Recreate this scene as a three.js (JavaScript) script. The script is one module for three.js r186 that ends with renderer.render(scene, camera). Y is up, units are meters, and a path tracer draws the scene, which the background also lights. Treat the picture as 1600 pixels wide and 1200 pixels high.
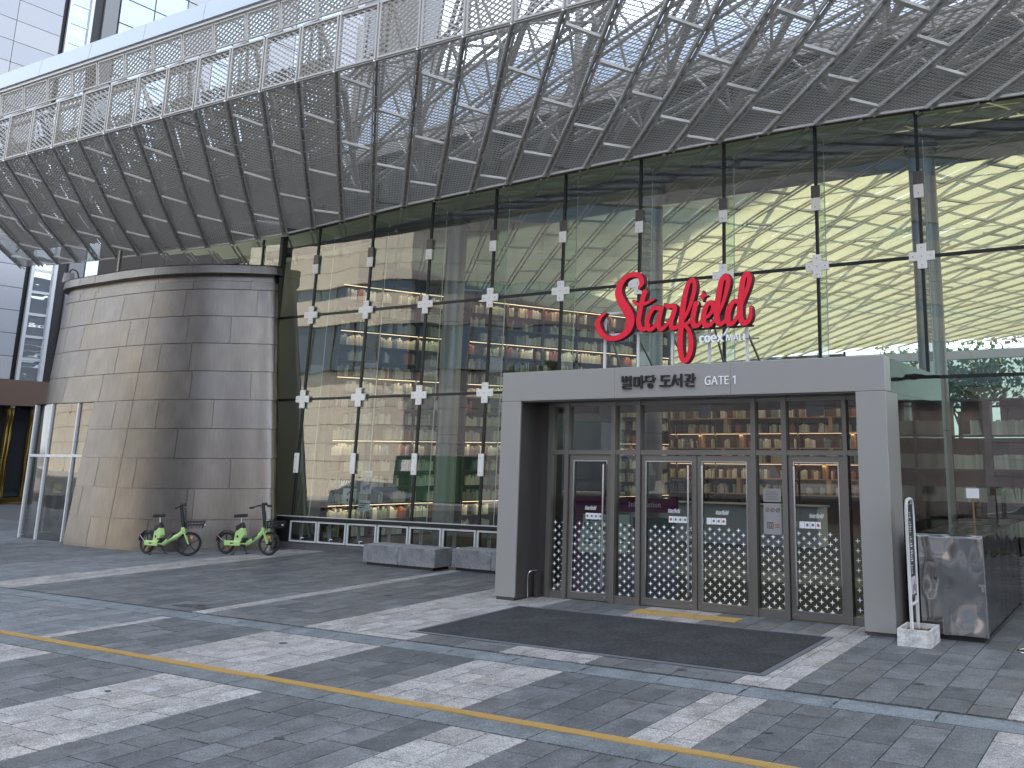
import * as THREE from 'three';
import { mergeGeometries } from 'three/addons/utils/BufferGeometryUtils.js';
import { RoundedBoxGeometry } from 'three/addons/geometries/RoundedBoxGeometry.js';
import { FontLoader } from 'three/addons/loaders/FontLoader.js';
import { TextGeometry } from 'three/addons/geometries/TextGeometry.js';
import { RectAreaLightUniformsLib } from 'three/addons/lights/RectAreaLightUniformsLib.js';

// ---------------------------------------------------------------- camera, sky, sun, exposure
const scene = new THREE.Scene();
const D2R = Math.PI / 180;
// a tilted-up lens, cut from the upper right of a larger picture: 2065 x 1572, of which the lower left 1600 x 1200 is seen
const camera = new THREE.PerspectiveCamera(2 * Math.atan(786 / 1421.2) / D2R, 2065 / 1572, 0.1, 600);
camera.position.set(0, 2.2, 0);
camera.rotation.set(11.706 * D2R, 28.37 * D2R, 0.206 * D2R, 'YXZ');
camera.setViewOffset(2065, 1572, 0, 372, 1600, 1200);
scene.add(camera);

const sunDir = new THREE.Vector3(-0.5, 0.75, -0.43).normalize();
// hazy summer sky: pale at the horizon, soft blue overhead, thin high cloud all round
const skyTex = (() => {
  const W = 1024, H = 512, d = new Float32Array(W * H * 4), v3 = new THREE.Vector3();
  const h3 = (x, y, z) => { const s = Math.sin(x * 127.1 + y * 311.7 + z * 74.7) * 43758.5453; return s - Math.floor(s); };
  const n3 = (x, y, z) => { const X = Math.floor(x), Y = Math.floor(y), Z = Math.floor(z), f = (a) => a * a * (3 - 2 * a), u = f(x - X), v = f(y - Y), w = f(z - Z), L = (a, b, t) => a + (b - a) * t; return L(L(L(h3(X, Y, Z), h3(X + 1, Y, Z), u), L(h3(X, Y + 1, Z), h3(X + 1, Y + 1, Z), u), v), L(L(h3(X, Y, Z + 1), h3(X + 1, Y, Z + 1), u), L(h3(X, Y + 1, Z + 1), h3(X + 1, Y + 1, Z + 1), u), v), w); };
  for (let j = 0; j < H; j++) for (let i = 0; i < W; i++) {
    const el = ((j + 0.5) / H - 0.5) * Math.PI, az = ((i + 0.5) / W - 0.5) * 2 * Math.PI; v3.set(Math.cos(az) * Math.cos(el), Math.sin(el), Math.sin(az) * Math.cos(el));
    const up = Math.max(0, v3.y), t = Math.pow(1 - up, 2.2), k = 1.6 / (up + 0.35); let c = 0, amp = 0.5, q = 1.7; for (let o = 0; o < 5; o++) { c += amp * n3(v3.x * k * q + 7, o * 3.1, v3.z * k * q + 3); amp *= 0.5; q *= 2.1; }
    const cl = Math.max(0, Math.min(1, (c - 0.42) * 3.2)) * Math.min(1, up * 6) * 0.75, g = Math.pow(Math.max(0, v3.dot(sunDir)), 8) * 0.35, o = (j * W + i) * 4;
    const base = [0.42 + 0.38 * t, 0.56 + 0.28 * t, 0.8 + 0.08 * t], cloud = [0.98, 0.98, 1.0];
    for (let m = 0; m < 3; m++) d[o + m] = v3.y < 0 ? 0.3 : base[m] + (cloud[m] - base[m]) * cl + g * [1, 0.95, 0.85][m]; d[o + 3] = 1;
  }
  const s = new THREE.DataTexture(d, W, H, THREE.RGBAFormat, THREE.FloatType); s.mapping = THREE.EquirectangularReflectionMapping; s.magFilter = THREE.LinearFilter; s.minFilter = THREE.LinearFilter; s.needsUpdate = true; return s;
})();
scene.background = skyTex; scene.environment = skyTex;

const sun = new THREE.DirectionalLight(new THREE.Color(1.0, 0.93, 0.82), 4.4);
sun.name = 'sun';
sun.position.copy(sunDir).multiplyScalar(150);
sun.target.position.set(-10, 0, -15);
sun.castShadow = true;
sun.shadow.mapSize.set(4096, 4096);
Object.assign(sun.shadow.camera, { left: -90, right: 90, top: 90, bottom: -90, near: 1, far: 400 });
scene.add(sun, sun.target);

const renderer = new THREE.WebGLRenderer({ antialias: true });
renderer.setSize(1024, 768);
renderer.shadowMap.enabled = true;
renderer.toneMapping = THREE.LinearToneMapping;
renderer.toneMappingExposure = 3.4;
RectAreaLightUniformsLib.init();

// ---------------------------------------------------------------- helpers
let seed = 20240611;
const rnd = () => { seed = (seed * 1664525 + 1013904223) >>> 0; return seed / 4294967296; };
const rr = (a, b) => a + (b - a) * rnd();
const V = (x, y, z) => new THREE.Vector3(x, y, z);
const lerp = THREE.MathUtils.lerp;
const taken = {};
function numbered(name) { const n = taken[name] ?? 0; taken[name] = n + 1; return n ? `${name}_${String(n).padStart(3, '0')}` : name; }
function tag(o, label, category, group, kind) {
  if (label) o.userData.label = label;
  if (category) o.userData.category = category;
  if (group) o.userData.group = group;
  if (kind) o.userData.kind = kind;
  return o;
}
function thing(name, label, category, group, pos = [0, 0, 0], turn = 0) {
  const g = new THREE.Group(); g.name = numbered(name); g.position.set(...pos); g.rotation.y = turn;
  scene.add(g); return tag(g, label, category, group);
}
function shadow(m) { m.castShadow = true; m.receiveShadow = true; return m; }
function mesh(name, geo, mat, parent = scene) {
  const m = shadow(new THREE.Mesh(geo, mat)); m.name = parent === scene ? numbered(name) : name; parent.add(m); return m;
}
function group(name, parent) { const g = new THREE.Group(); g.name = name; parent.add(g); return g; }
const unitBox = new THREE.BoxGeometry(1, 1, 1);
const unitTube = new THREE.CylinderGeometry(1, 1, 1, 10, 1, false);
const unitTubeLow = new THREE.CylinderGeometry(1, 1, 1, 6, 1, false);
// axis-aligned block from min corner to max corner
function block(name, mat, parent, x0, x1, y0, y1, z0, z1) {
  const m = mesh(name, unitBox, mat, parent);
  m.position.set((x0 + x1) / 2, (y0 + y1) / 2, (z0 + z1) / 2); m.scale.set(x1 - x0, y1 - y0, z1 - z0); return m;
}
const boxGeo = (x0, x1, y0, y1, z0, z1) => new THREE.BoxGeometry(x1 - x0, y1 - y0, z1 - z0).translate((x0 + x1) / 2, (y0 + y1) / 2, (z0 + z1) / 2);
function tube(name, mat, parent, a, b, r, geo = unitTube) {
  const m = mesh(name, geo, mat, parent), d = V().subVectors(b, a), L = d.length();
  m.position.copy(a).addScaledVector(d, 0.5); m.quaternion.setFromUnitVectors(V(0, 1, 0), d.normalize()); m.scale.set(r, L, r); return m;
}
// rectangular bar from a to b; `up` fixes the direction of the height h
function bar(name, mat, parent, a, b, w, h, up = V(0, 1, 0)) {
  const m = mesh(name, unitBox, mat, parent), d = V().subVectors(b, a), L = d.length(); d.normalize();
  const side = V().crossVectors(up, d).normalize(), u = V().crossVectors(d, side);
  m.quaternion.setFromRotationMatrix(new THREE.Matrix4().makeBasis(side, u, d.clone()));
  m.position.copy(a).lerp(b, 0.5); m.scale.set(w, h, L); return m;
}
function barGeo(a, b, w, h, up = V(0, 1, 0)) {
  const d = V().subVectors(b, a), L = d.length(); d.normalize();
  const side = V().crossVectors(up, d).normalize(), u = V().crossVectors(d, side);
  const p = a.clone().lerp(b, 0.5), M = new THREE.Matrix4().makeBasis(side.multiplyScalar(w), u.multiplyScalar(h), d.multiplyScalar(L)).setPosition(p);
  return new THREE.BoxGeometry(1, 1, 1).applyMatrix4(M);
}
// indexed surface from a grid function, uv in metres as given
function surface(nu, nv, f, uvf) {
  const p = [], uv = [], ix = [];
  for (let j = 0; j <= nv; j++) for (let i = 0; i <= nu; i++) { const q = f(i / nu, j / nv); p.push(q.x, q.y, q.z); const t = uvf ? uvf(i / nu, j / nv) : [i / nu, j / nv]; uv.push(...t); }
  for (let j = 0; j < nv; j++) for (let i = 0; i < nu; i++) { const a = j * (nu + 1) + i, b = a + 1, c = a + nu + 1, d = c + 1; ix.push(a, b, d, a, d, c); }
  const g = new THREE.BufferGeometry();
  g.setAttribute('position', new THREE.Float32BufferAttribute(p, 3)); g.setAttribute('uv', new THREE.Float32BufferAttribute(uv, 2)); g.setIndex(ix); g.computeVertexNormals(); return g;
}
// ---------------------------------------------------------------- textures (colour, grain and fine relief only)
const fract = (x) => x - Math.floor(x);
function hash(x, y, s) { return fract(Math.sin(x * 127.1 + y * 311.7 + s * 74.7) * 43758.5453); }
function vnoise(x, y, per, s) {
  const ix = Math.floor(x), iy = Math.floor(y), fx = x - ix, fy = y - iy, w = (a) => ((a % per) + per) % per;
  const u = fx * fx * (3 - 2 * fx), v = fy * fy * (3 - 2 * fy);
  return lerp(lerp(hash(w(ix), w(iy), s), hash(w(ix + 1), w(iy), s), u), lerp(hash(w(ix), w(iy + 1), s), hash(w(ix + 1), w(iy + 1), s), u), v);
}
function tex(n, f, srgb = false, m = n) {
  const d = new Uint8Array(n * m * 4);
  for (let y = 0; y < m; y++) for (let x = 0; x < n; x++) { const c = f(x / n, y / m, x, y), i = (y * n + x) * 4; for (let k = 0; k < 3; k++) d[i + k] = Math.max(0, Math.min(255, (Array.isArray(c) ? c[k] : c) * 255)); d[i + 3] = 255; }
  const t = new THREE.DataTexture(d, n, m); t.wrapS = t.wrapT = THREE.RepeatWrapping; t.magFilter = THREE.LinearFilter; t.minFilter = THREE.LinearMipmapLinearFilter; t.generateMipmaps = true;
  if (srgb) t.colorSpace = THREE.SRGBColorSpace; t.needsUpdate = true; return t;
}
function rep(t, u, v) { const c = t.clone(); c.repeat.set(u, v); c.needsUpdate = true; return c; }
// granite: fine crystals over slow blotches (one repeat = 1.2 m)
const graniteTex = tex(512, (u, v, x, y) => {
  const a = hash(x >> 1, y >> 1, 3), b = vnoise(u * 128, v * 128, 128, 5), c = vnoise(u * 6, v * 6, 6, 9), d = vnoise(u * 24, v * 24, 24, 11);
  let g = 0.74 + (a - 0.5) * 0.4 + (b - 0.5) * 0.28 + (c - 0.5) * 0.15 + (d - 0.5) * 0.1; if (a > 0.93) g -= 0.3; return g;
}, true);
const graniteBump = tex(256, (u, v, x, y) => 0.5 + (hash(x, y, 21) - 0.5) * 0.6 + (vnoise(u * 40, v * 40, 40, 22) - 0.5) * 0.4);
// brushed sheet metal: long soft streaks along v plus slow mottling
const brushTex = tex(512, (u, v, x, y) => 0.9 + (vnoise(u * 256, v * 16, 256, 31) - 0.5) * 0.05 + (vnoise(u * 48, v * 6, 48, 32) - 0.5) * 0.04 + (vnoise(u * 6, v * 6, 6, 33) - 0.5) * 0.05, true);
const brushRough = tex(256, (u, v) => 0.7 + (vnoise(u * 128, v * 12, 128, 41) - 0.5) * 0.14 + (vnoise(u * 6, v * 6, 6, 42) - 0.5) * 0.12);
// rolled sheet that is not quite flat
const oilcan = tex(256, (u, v) => 0.5 + (vnoise(u * 3, v * 3, 3, 51) - 0.5) * 0.8 + (vnoise(u * 7, v * 7, 7, 52) - 0.5) * 0.2);
const matTex = tex(256, (u, v, x, y) => 0.66 + (hash(x, y, 61) - 0.5) * 0.5 + (vnoise(u * 70, v * 70, 70, 62) - 0.5) * 0.5 + (vnoise(u * 5, v * 5, 5, 63) - 0.5) * 0.25, true);
const dustTex = tex(256, (u, v, x, y) => 0.8 + (vnoise(u * 4, v * 4, 4, 71) - 0.5) * 0.22 + (vnoise(u * 16, v * 16, 16, 72) - 0.5) * 0.14 + (hash(x, y, 73) - 0.5) * 0.08, true);
const woodTex = tex(256, (u, v) => 0.7 + (vnoise(u * 60, v * 4, 60, 81) - 0.5) * 0.4 + (vnoise(u * 9, v * 2, 9, 82) - 0.5) * 0.3, true);

// ---------------------------------------------------------------- materials
const lin = (r, g, b) => new THREE.Color().setRGB(r, g, b);
const std = (c, roughness = 0.6, metalness = 0, extra = {}) => new THREE.MeshStandardMaterial({ color: lin(...c), roughness, metalness, ...extra });
const M = {
  bed: std([0.06, 0.06, 0.06], 0.95),
  portal: std([0.34, 0.328, 0.308], 0.34, 0.4),
  portalDark: std([0.12, 0.11, 0.105], 0.35, 0.7),
  frame: std([0.24, 0.225, 0.205], 0.38, 0.8),
  chrome: std([0.62, 0.61, 0.6], 0.16, 1),
  black: std([0.012, 0.012, 0.013], 0.45),
  mullion: std([0.016, 0.017, 0.018], 0.4, 0.2),
  plate: std([0.8, 0.78, 0.73], 0.35, 0.1),
  white: std([0.78, 0.78, 0.77], 0.5),
  whiteMetal: std([0.62, 0.63, 0.63], 0.35, 0.2),
  rib: std([0.7, 0.69, 0.66], 0.4, 0.4),
  meshSteel: std([0.52, 0.51, 0.48], 0.5, 0.3, { side: THREE.DoubleSide }),
  band: std([0.44, 0.42, 0.385], 0.42, 0.3), bandMesh: std([0.38, 0.365, 0.335], 0.5, 0.3, { side: THREE.DoubleSide }),
  truss: std([0.4, 0.37, 0.335], 0.5, 0.2),
  fascia: std([0.42, 0.455, 0.51], 0.3, 0.35),
  pipe: std([0.05, 0.055, 0.06], 0.5, 0.2),
  column: std([0.26, 0.26, 0.25], 0.35, 0.4),
  led: new THREE.MeshStandardMaterial({ color: lin(0.9, 0.85, 0.7), emissive: lin(1, 0.74, 0.46), emissiveIntensity: 0.7 }),
};
function glass(tint, ior = 1.6, extra = {}) {
  return new THREE.MeshPhysicalMaterial({ color: lin(...tint), transmission: 1, thickness: 0, roughness: 0, ior, side: THREE.DoubleSide, ...extra });
}
// ================================================================ the plaza
const ground = mesh('ground', new THREE.PlaneGeometry(400, 400).rotateX(-Math.PI / 2), std([0.17, 0.17, 0.175], 0.85, 0, { map: rep(dustTex, 120, 120) }));
ground.position.set(0, -0.05, 0); tag(ground, null, null, null, 'structure');
const road = block('road', std([0.055, 0.055, 0.058], 0.9, 0, { map: rep(dustTex, 60, 6) }), scene, -150, 90, -0.06, -0.04, 5.2, 19); tag(road, null, null, null, 'structure');
const farPave = block('far_pavement', std([0.3, 0.29, 0.28], 0.85), scene, -150, 90, -0.06, 0.08, 19, 40); tag(farPave, null, null, null, 'structure');

const plaza = group('plaza_pavement', scene); tag(plaza, null, null, null, 'structure');
block('joint_bed', M.bed, plaza, -60, 14, -0.045, -0.009, -22, 5);
const granite = (c, rough) => std(c, rough, 0, { map: rep(graniteTex, 1 / 1.2, 1 / 1.2), bumpMap: rep(graniteBump, 1 / 0.5, 1 / 0.5), bumpScale: 0.0012 });
const lightStones = [[0.5, 0.475, 0.455], [0.55, 0.52, 0.5], [0.46, 0.43, 0.405], [0.52, 0.48, 0.445]].map((c) => granite(c, 0.62));
const darkStones = [[0.178, 0.183, 0.19], [0.2, 0.206, 0.214], [0.15, 0.155, 0.163], [0.19, 0.19, 0.19], [0.222, 0.227, 0.234]].map((c) => granite(c, 0.5));
const sheenStones = [[0.26, 0.275, 0.295], [0.29, 0.3, 0.315], [0.235, 0.25, 0.27]].map((c) => granite(c, 0.5));  // paler bluish tone stands for sky sheen on the left paving
const stripStone = granite([0.27, 0.3, 0.325], 0.5), kerbStone = granite([0.22, 0.24, 0.25], 0.55);
// bands of the pattern: [x from, x to, tone]; m is the painted sheen tone
const bandsA = [[-46, -34, 'm'], [-34, -29, 'd'], [-29, -25, 'm'], [-25, -20.4, 'd'], [-20.4, -17.9, 'm'], [-17.9, -16.9, 'l'], [-16.9, -12.2, 'd'], [-12.2, -11.9, 'l'], [-11.9, -9.95, 'd'], [-9.95, -8.18, 'l'], [-8.18, -6.8, 'd'], [-6.8, -5.64, 'l'], [-5.64, -3.93, 'd'], [-3.93, -3.37, 'l'], [-3.37, -1.37, 'd'], [-1.37, -0.5, 'l'], [-0.5, 4, 'd']];
const bandsB = [[-46, -30, 'm'], [-30, -24, 'd'], [-24, -18, 'm'], [-18, -16, 'd'], [-16, -12.22, 'm'], [-12.22, -12.0, 'l'], [-12.0, -10.07, 'd'], [-10.07, -8.16, 'l'], [-8.16, -6.75, 'd'], [-6.75, -5.62, 'l'], [-5.62, -3.93, 'd'], [-3.93, -3.37, 'l'], [-3.37, -1.38, 'd'], [-1.38, -0.6, 'l'], [-0.6, 4, 'd']];
const bandsC = [[-30, -20, 'd'], [-20, -16.5, 'l'], [-16.5, -13.2, 'd'], [-13.2, -11.1, 'l'], [-11.1, -9.12, 'd'], [-9.12, -7.62, 'l'], [-7.62, -5.35, 'd'], [-5.35, -4.58, 'l'], [-4.58, -2.2, 'd'], [-2.2, -1.2, 'l'], [-1.2, 4, 'd']];
const pavers = [];
function layPavers(bands, z0, z1) {
  for (const [bx0, bx1, tone] of bands) {
    const n = Math.max(1, Math.round((bx1 - bx0) / 0.32)), w = (bx1 - bx0) / n;
    for (let i = 0; i < n; i++) {
      let z = z1 - rr(0, 0.3); const first = z1; let zEdge = first;
      while (zEdge > z0 + 0.01) {
        let len = [0.38, 0.46, 0.55, 0.66][Math.floor(rnd() * 4)] * (tone === 'l' ? 0.88 : 1); if (zEdge === first) len -= rr(0, 0.25);
        let zn = zEdge - len; if (zn < z0 + 0.14) zn = z0;
        pavers.push({ x: bx0 + w * (i + 0.5), z: (zEdge + zn) / 2, w: w - 0.006, d: zEdge - zn - 0.006, tone, v: Math.floor(rnd() * 5), dy: rr(-0.0015, 0.0015), ty: rr(-0.0022, 0.0022) });
        zEdge = zn;
      }
    }
  }
}
layPavers(bandsA, -17, -8.76);
layPavers(bandsB, -8.35, -6.72);
layPavers(bandsC, -6.31, -1.2);
const stoneOf = (p) => p.tone === 'l' ? lightStones[p.v % 4] : p.tone === 'd' ? darkStones[p.v] : sheenStones[p.v % 3];
function paverGeo(p) {  // a slab with a small arris and uv in metres of its own piece of rock
  const g = new THREE.BoxGeometry(p.w, 0.035, p.d), uv = g.attributes.uv, pos = g.attributes.position, ox = rnd() * 7, oz = rnd() * 7;
  for (let k = 0; k < pos.count; k++) { const e = pos.getY(k) > 0; if (e) { pos.setX(k, pos.getX(k) * (1 - 0.004 / p.w)); pos.setZ(k, pos.getZ(k) * (1 - 0.004 / p.d)); } uv.setXY(k, pos.getX(k) + ox + (e ? 0 : pos.getY(k)), pos.getZ(k) + oz); }
  g.translate(0, -0.0175, 0); return g;
}
const shown = (p) => {  // on the photograph's side of the plaza, larger the nearer
  const d = Math.hypot(p.x, p.z), a = Math.atan2(-p.x, -p.z) / D2R; return a > -4 && a < 66 && !(p.z > -3.4) ? (p.w * p.d) * 2.2 / (d * d * d) : 0;
};
pavers.forEach((p) => { p.s = shown(p); });
pavers.sort((a, b) => b.s - a.s);
const rest = new Map();
pavers.forEach((p, i) => {
  const g = paverGeo(p);
  if (i < 300) { const m = mesh('paver', g, stoneOf(p), plaza); m.position.set(p.x, p.dy, p.z); m.rotation.set(p.ty, 0, p.ty * 0.7); }
  else { g.rotateX(p.ty).translate(p.x, p.dy, p.z); const k = stoneOf(p); if (!rest.has(k)) rest.set(k, []); rest.get(k).push(g); }
});
const restMats = [...rest.keys()], restGeos = restMats.map((k) => mergeGeometries(rest.get(k)));
mesh('far_pavers', mergeGeometries(restGeos, true), restMats, plaza).userData.kind = 'stuff';
// drain channel: pale stone lids between a slot and the pattern, with lifting notches
for (let i = 0; i < 56; i++) {
  const x0 = -46 + i * 0.9, lid = mesh('drain_lid', paverGeo({ w: 0.892, d: 0.335 }), stripStone, plaza); lid.position.set(x0 + 0.45, rr(-0.001, 0.001), -8.535);
  if (x0 > -13) block('lifting_notch', M.black, lid, 0.435, 0.457, -0.004, 0.0012, -0.06, 0.04);
}
block('drain_slot', M.black, plaza, -46, 4, -0.03, -0.008, -8.757, -8.705);
// stone kerb strip with the ribbed yellow warning line on it
for (let i = 0; i < 40; i++) { const s = mesh('strip_stone', paverGeo({ w: 1.19, d: 0.28 }), kerbStone, plaza); s.position.set(-43.6 + i * 1.2, rr(-0.001, 0.001), -6.465); }
const ribG = [];
for (let x = -13.5; x < 1; x += 0.022) ribG.push(boxGeo(x, x + 0.012, 0.001, 0.011, -6.706, -6.622));
// dried spills on the stone
const stainM = std([0.045, 0.045, 0.048], 0.7);
for (const [x, z, r] of [[-12.36, -9.03, 0.1], [-12.58, -9.17, 0.08], [-12.75, -9.02, 0.13], [-9.3, -7.9, 0.05], [-4.6, -10.9 + 1.9, 0.04], [-6.3, -5.4, 0.035], [-8.9, -5.6, 0.03], [-2.3, -9.6, 0.04], [-10.9, -11.2, 0.06], [-3.0, -7.4, 0.03]]) {
  const sh = new THREE.Shape(), n = 14; for (let i = 0; i < n; i++) { const q = r * rr(0.6, 1.15), t = i / n * Math.PI * 2; i ? sh.lineTo(q * Math.cos(t) * 1.6, q * Math.sin(t)) : sh.moveTo(q * 1.6, 0); }
  mesh('stain', new THREE.ShapeGeometry(sh).rotateX(-Math.PI / 2), stainM, plaza).position.set(x, 0.0045, z);
}
const yellow = std([0.56, 0.36, 0.11], 0.6, 0, { map: rep(dustTex, 20, 1) });
const warnLine = mesh('warning_line', mergeGeometries([boxGeo(-46, 3, -0.02, 0.006, -6.714, -6.614), ...ribG]), yellow);
tag(warnLine, 'thin ribbed yellow line running across the whole plaza', 'ground marking');
// ================================================================ the canopy: a lattice soffit hung between a fascia and the glass wall
const ZE = -10.9, ZG = -15.35, DX = -0.713, DZ = -0.70, SG = (ZG - ZE) / DZ;
function curve1(pts) { return (x) => { if (x <= pts[0][0]) return pts[0][1]; for (let i = 1; i < pts.length; i++) if (x <= pts[i][0]) { const [a, b] = pts[i - 1], [c, d] = pts[i], t = (x - a) / (c - a), s = t * t * (3 - 2 * t) * 0.35 + t * 0.65; return lerp(b, d, s); } return pts[pts.length - 1][1]; }; }
const glassTop = curve1([[-31, 7.9], [-26, 7.72], [-22, 7.62], [-19.35, 7.64], [-14.3, 7.93], [-8.8, 8.1], [-5, 8.16], [-1.45, 8.05], [8, 7.7]]);
const soffit = (x0, s) => { const gt = glassTop(x0 + DX * SG), t = s / SG; return V(x0 + DX * s, lerp(9.06, gt, t) + 0.16 * Math.sin(Math.PI * Math.min(t, 1)) * -1, ZE + DZ * s); };
const canopy = thing('entrance_canopy', 'silver lattice canopy of steel ribs and expanded metal mesh above the glass wall', 'canopy');
const PITCH = 1.012, K0 = -3, K1 = 33, X0 = -23.79;
const xk = (k) => X0 + PITCH * k;
// expanded metal: tilted strands in a skewed frame (a across, b along); keep(a, b) clips the sheet
function strands(w, l, cw, cl, at, keep, lift = 0.014, thick = 0.19) {
  const p = [], ix = []; let n = 0;
  const rows = Math.ceil(l / (cl / 2)) + 1, cols = Math.ceil(w / cw) + 1;
  for (let j = -1; j <= rows; j++) for (let i = -1; i <= cols; i++) for (const s of [0, 1]) {
    const a0 = (i + (j % 2 ? 0.5 : 0)) * cw, b0 = j * cl / 2, a1 = a0 + (s ? -cw / 2 : cw / 2), b1 = b0 + cl / 2;
    if (!keep((a0 + a1) / 2, (b0 + b1) / 2)) continue;
    const h = cl * thick;
    p.push(...at(a0, b0 - h, 0), ...at(a1, b1 - h, 0), ...at(a1, b1 + h, lift), ...at(a0, b0 + h, lift)); ix.push(n, n + 1, n + 2, n, n + 2, n + 3); n += 4;
  }
  const g = new THREE.BufferGeometry(); g.setAttribute('position', new THREE.Float32BufferAttribute(p, 3)); g.setIndex(ix); g.computeVertexNormals(); return g;
}
const bandMesh = strands(0.92, 1.0, 0.17, 0.1, (a, b, z) => [a, b, z], (a, b) => a > 0 && a < 0.92 && b > 0 && b < 1.0);
const upperMesh = strands(0.92, 0.5, 0.17, 0.1, (a, b, z) => [a, b, z], (a, b) => a > 0 && a < 0.92 && b > 0 && b < 0.5);
for (let k = K0; k < K1; k++) {
  const x = xk(k);
  // lower band of the front edge: framed mesh panels
  const pnl = group('front_panel', canopy); pnl.position.set(x, 9.06, ZE);
  const fr = mergeGeometries([boxGeo(0.02, 0.055, 0, 1.1, -0.03, 0.03), boxGeo(PITCH - 0.055, PITCH - 0.02, 0, 1.1, -0.03, 0.03), boxGeo(0.055, PITCH - 0.055, 0, 0.035, -0.03, 0.03), boxGeo(0.055, PITCH - 0.055, 1.065, 1.1, -0.03, 0.03)]);
  mesh('panel_frame', fr, M.band, pnl);
  const mm = mesh('mesh_sheet', bandMesh, M.bandMesh, pnl); mm.position.set(0.046, 0.05, 0);
  if (k % 2) mm.scale.y = -1, mm.position.y = 1.05;
  // upper band, set back a little
  const up = group('upper_panel', canopy); up.position.set(x + 0.25, 10.33, ZE - 0.12); up.rotation.x = 0.12;
  mesh('panel_frame', mergeGeometries([boxGeo(0.02, 0.05, 0, 0.56, -0.02, 0.02), boxGeo(PITCH - 0.05, PITCH - 0.02, 0, 0.56, -0.02, 0.02), boxGeo(0.05, PITCH - 0.05, 0, 0.03, -0.02, 0.02), boxGeo(0.05, PITCH - 0.05, 0.53, 0.56, -0.02, 0.02)]), M.band, up);
  mesh('mesh_sheet', upperMesh, M.bandMesh, up).position.set(0.046, 0.03, 0);
  // brackets in the gap between the two bands
  bar('gap_bracket', M.band, canopy, V(x, 10.17, ZE), V(x + 0.25, 10.33, ZE - 0.16), 0.05, 0.03);
}
bar('edge_rail', M.truss, canopy, V(xk(K0), 10.24, ZE - 0.2), V(xk(K1), 10.24, ZE - 0.2), 0.08, 0.05);
bar('edge_rail', M.band, canopy, V(xk(K0), 9.05, ZE - 0.02), V(xk(K1), 9.05, ZE - 0.02), 0.06, 0.035);
bar('gap_liner', M.rib, canopy, V(xk(K0), 10.945, ZE - 0.1), V(xk(K1), 10.945, ZE - 0.1), 0.2, 0.06);
const fasG = new THREE.BoxGeometry(2.012, 0.42, 0.1);
for (let k = K0; k < K1; k += 2) { const f = mesh('fascia_panel', fasG, M.fascia, canopy); f.position.set(xk(k) + 1.012, 11.19, ZE - 0.02); f.rotation.x = -0.1; }
// soffit ribs (two flats with spacers), cross bars at right angles to them, mesh sheets between
const BAR = 2.1, SH = PITCH * -DX;
const lat = V(-DZ, 0, DX).normalize();   // across the ribs, in plan
for (let k = K0; k <= K1; k++) {
  const a = soffit(xk(k), 0.02), mid = soffit(xk(k), SG / 2), b = soffit(xk(k), SG - 0.03);
  const rib = group('rib', canopy);
  for (const o of [-0.048, 0.048]) {
    const q = (v) => v.clone().addScaledVector(lat, o);
    mesh('flat', mergeGeometries([barGeo(q(a), q(mid), 0.032, 0.075), barGeo(q(mid), q(b), 0.032, 0.075)]), M.rib, rib);
  }
  const sp = [];
  for (let s = 0.3; s < SG; s += 0.42) { const c = soffit(xk(k), s); c.y += 0.02; sp.push(barGeo(c.clone().addScaledVector(lat, -0.033), c.clone().addScaledVector(lat, 0.033), 0.12, 0.02)); }
  { const a2 = a.clone(), b2 = b.clone(); a2.y += 0.05; b2.y += 0.05; sp.push(barGeo(a2.lerp(mid.clone().add(V(0, 0.05, 0)), 0.001), mid.clone().add(V(0, 0.05, 0)), 0.05, 0.012), barGeo(mid.clone().add(V(0, 0.05, 0)), b2, 0.05, 0.012)); }
  mesh('spacers', mergeGeometries(sp), M.truss, rib).userData.kind = 'stuff';
  if (k === K1) break;
  const off = (((1.45 + 0.8 * (12 - k)) % BAR) + BAR) % BAR;
  const cuts = [-BAR + off - SH];
  for (let s = off - BAR; s < SG + 0.2; s += BAR) {
    const s0 = s, s1 = s + SH; if (s0 < 0.05 || s1 > SG - 0.05) { if (s1 > 0 && s0 < SG) cuts.push(s); continue; }
    cuts.push(s);
    const p = soffit(xk(k), s0), q = soffit(xk(k + 1), s1), d = V().subVectors(q, p).normalize();
    bar('cross_bar', M.rib, canopy, p.addScaledVector(d, 0.07), q.addScaledVector(d, -0.07), 0.09, 0.05);
  }
  cuts.push(SG + 1);
  if (k < 11) {   // a second, coarser sheet higher up inside the left end of the canopy
    const up = (A, B, h) => { const c = soffit(xk(k) + A, B); return [c.x, c.y + 0.55 + h, c.z]; };
    mesh('inner_mesh', strands(PITCH, SG, 0.24, 0.15, up, (A, B) => A > 0.03 && A < 0.98 && B > 0.3 && B < SG - 0.05, -0.03, 0.2), M.truss, canopy);
  }
  const P = (u, s, h) => { const c = soffit(xk(k) + u * PITCH, s); return [c.x, c.y + 0.03 + h, c.z]; };
  for (let c = 0; c < cuts.length - 1; c++) {
    const v0 = cuts[c] + 0.06, v1 = cuts[c + 1] - 0.06;
    const g = strands(PITCH, SG, 0.17, 0.105, (A, B, h) => P(A / PITCH, B, h), (A, B) => { const u = A / PITCH, v = B - SH * u; return u > 0.11 && u < 0.89 && v > v0 && v < v1 && B > 0.02 && B < SG - 0.04; }, k < 10 ? -0.014 : k < 14 ? -0.012 : -0.01, k < 10 ? 0.072 : k < 14 ? 0.07 : 0.062);
    if (g.attributes.position.count > 60) mesh('soffit_mesh', g, M.meshSteel, canopy);
  }
}
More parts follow.
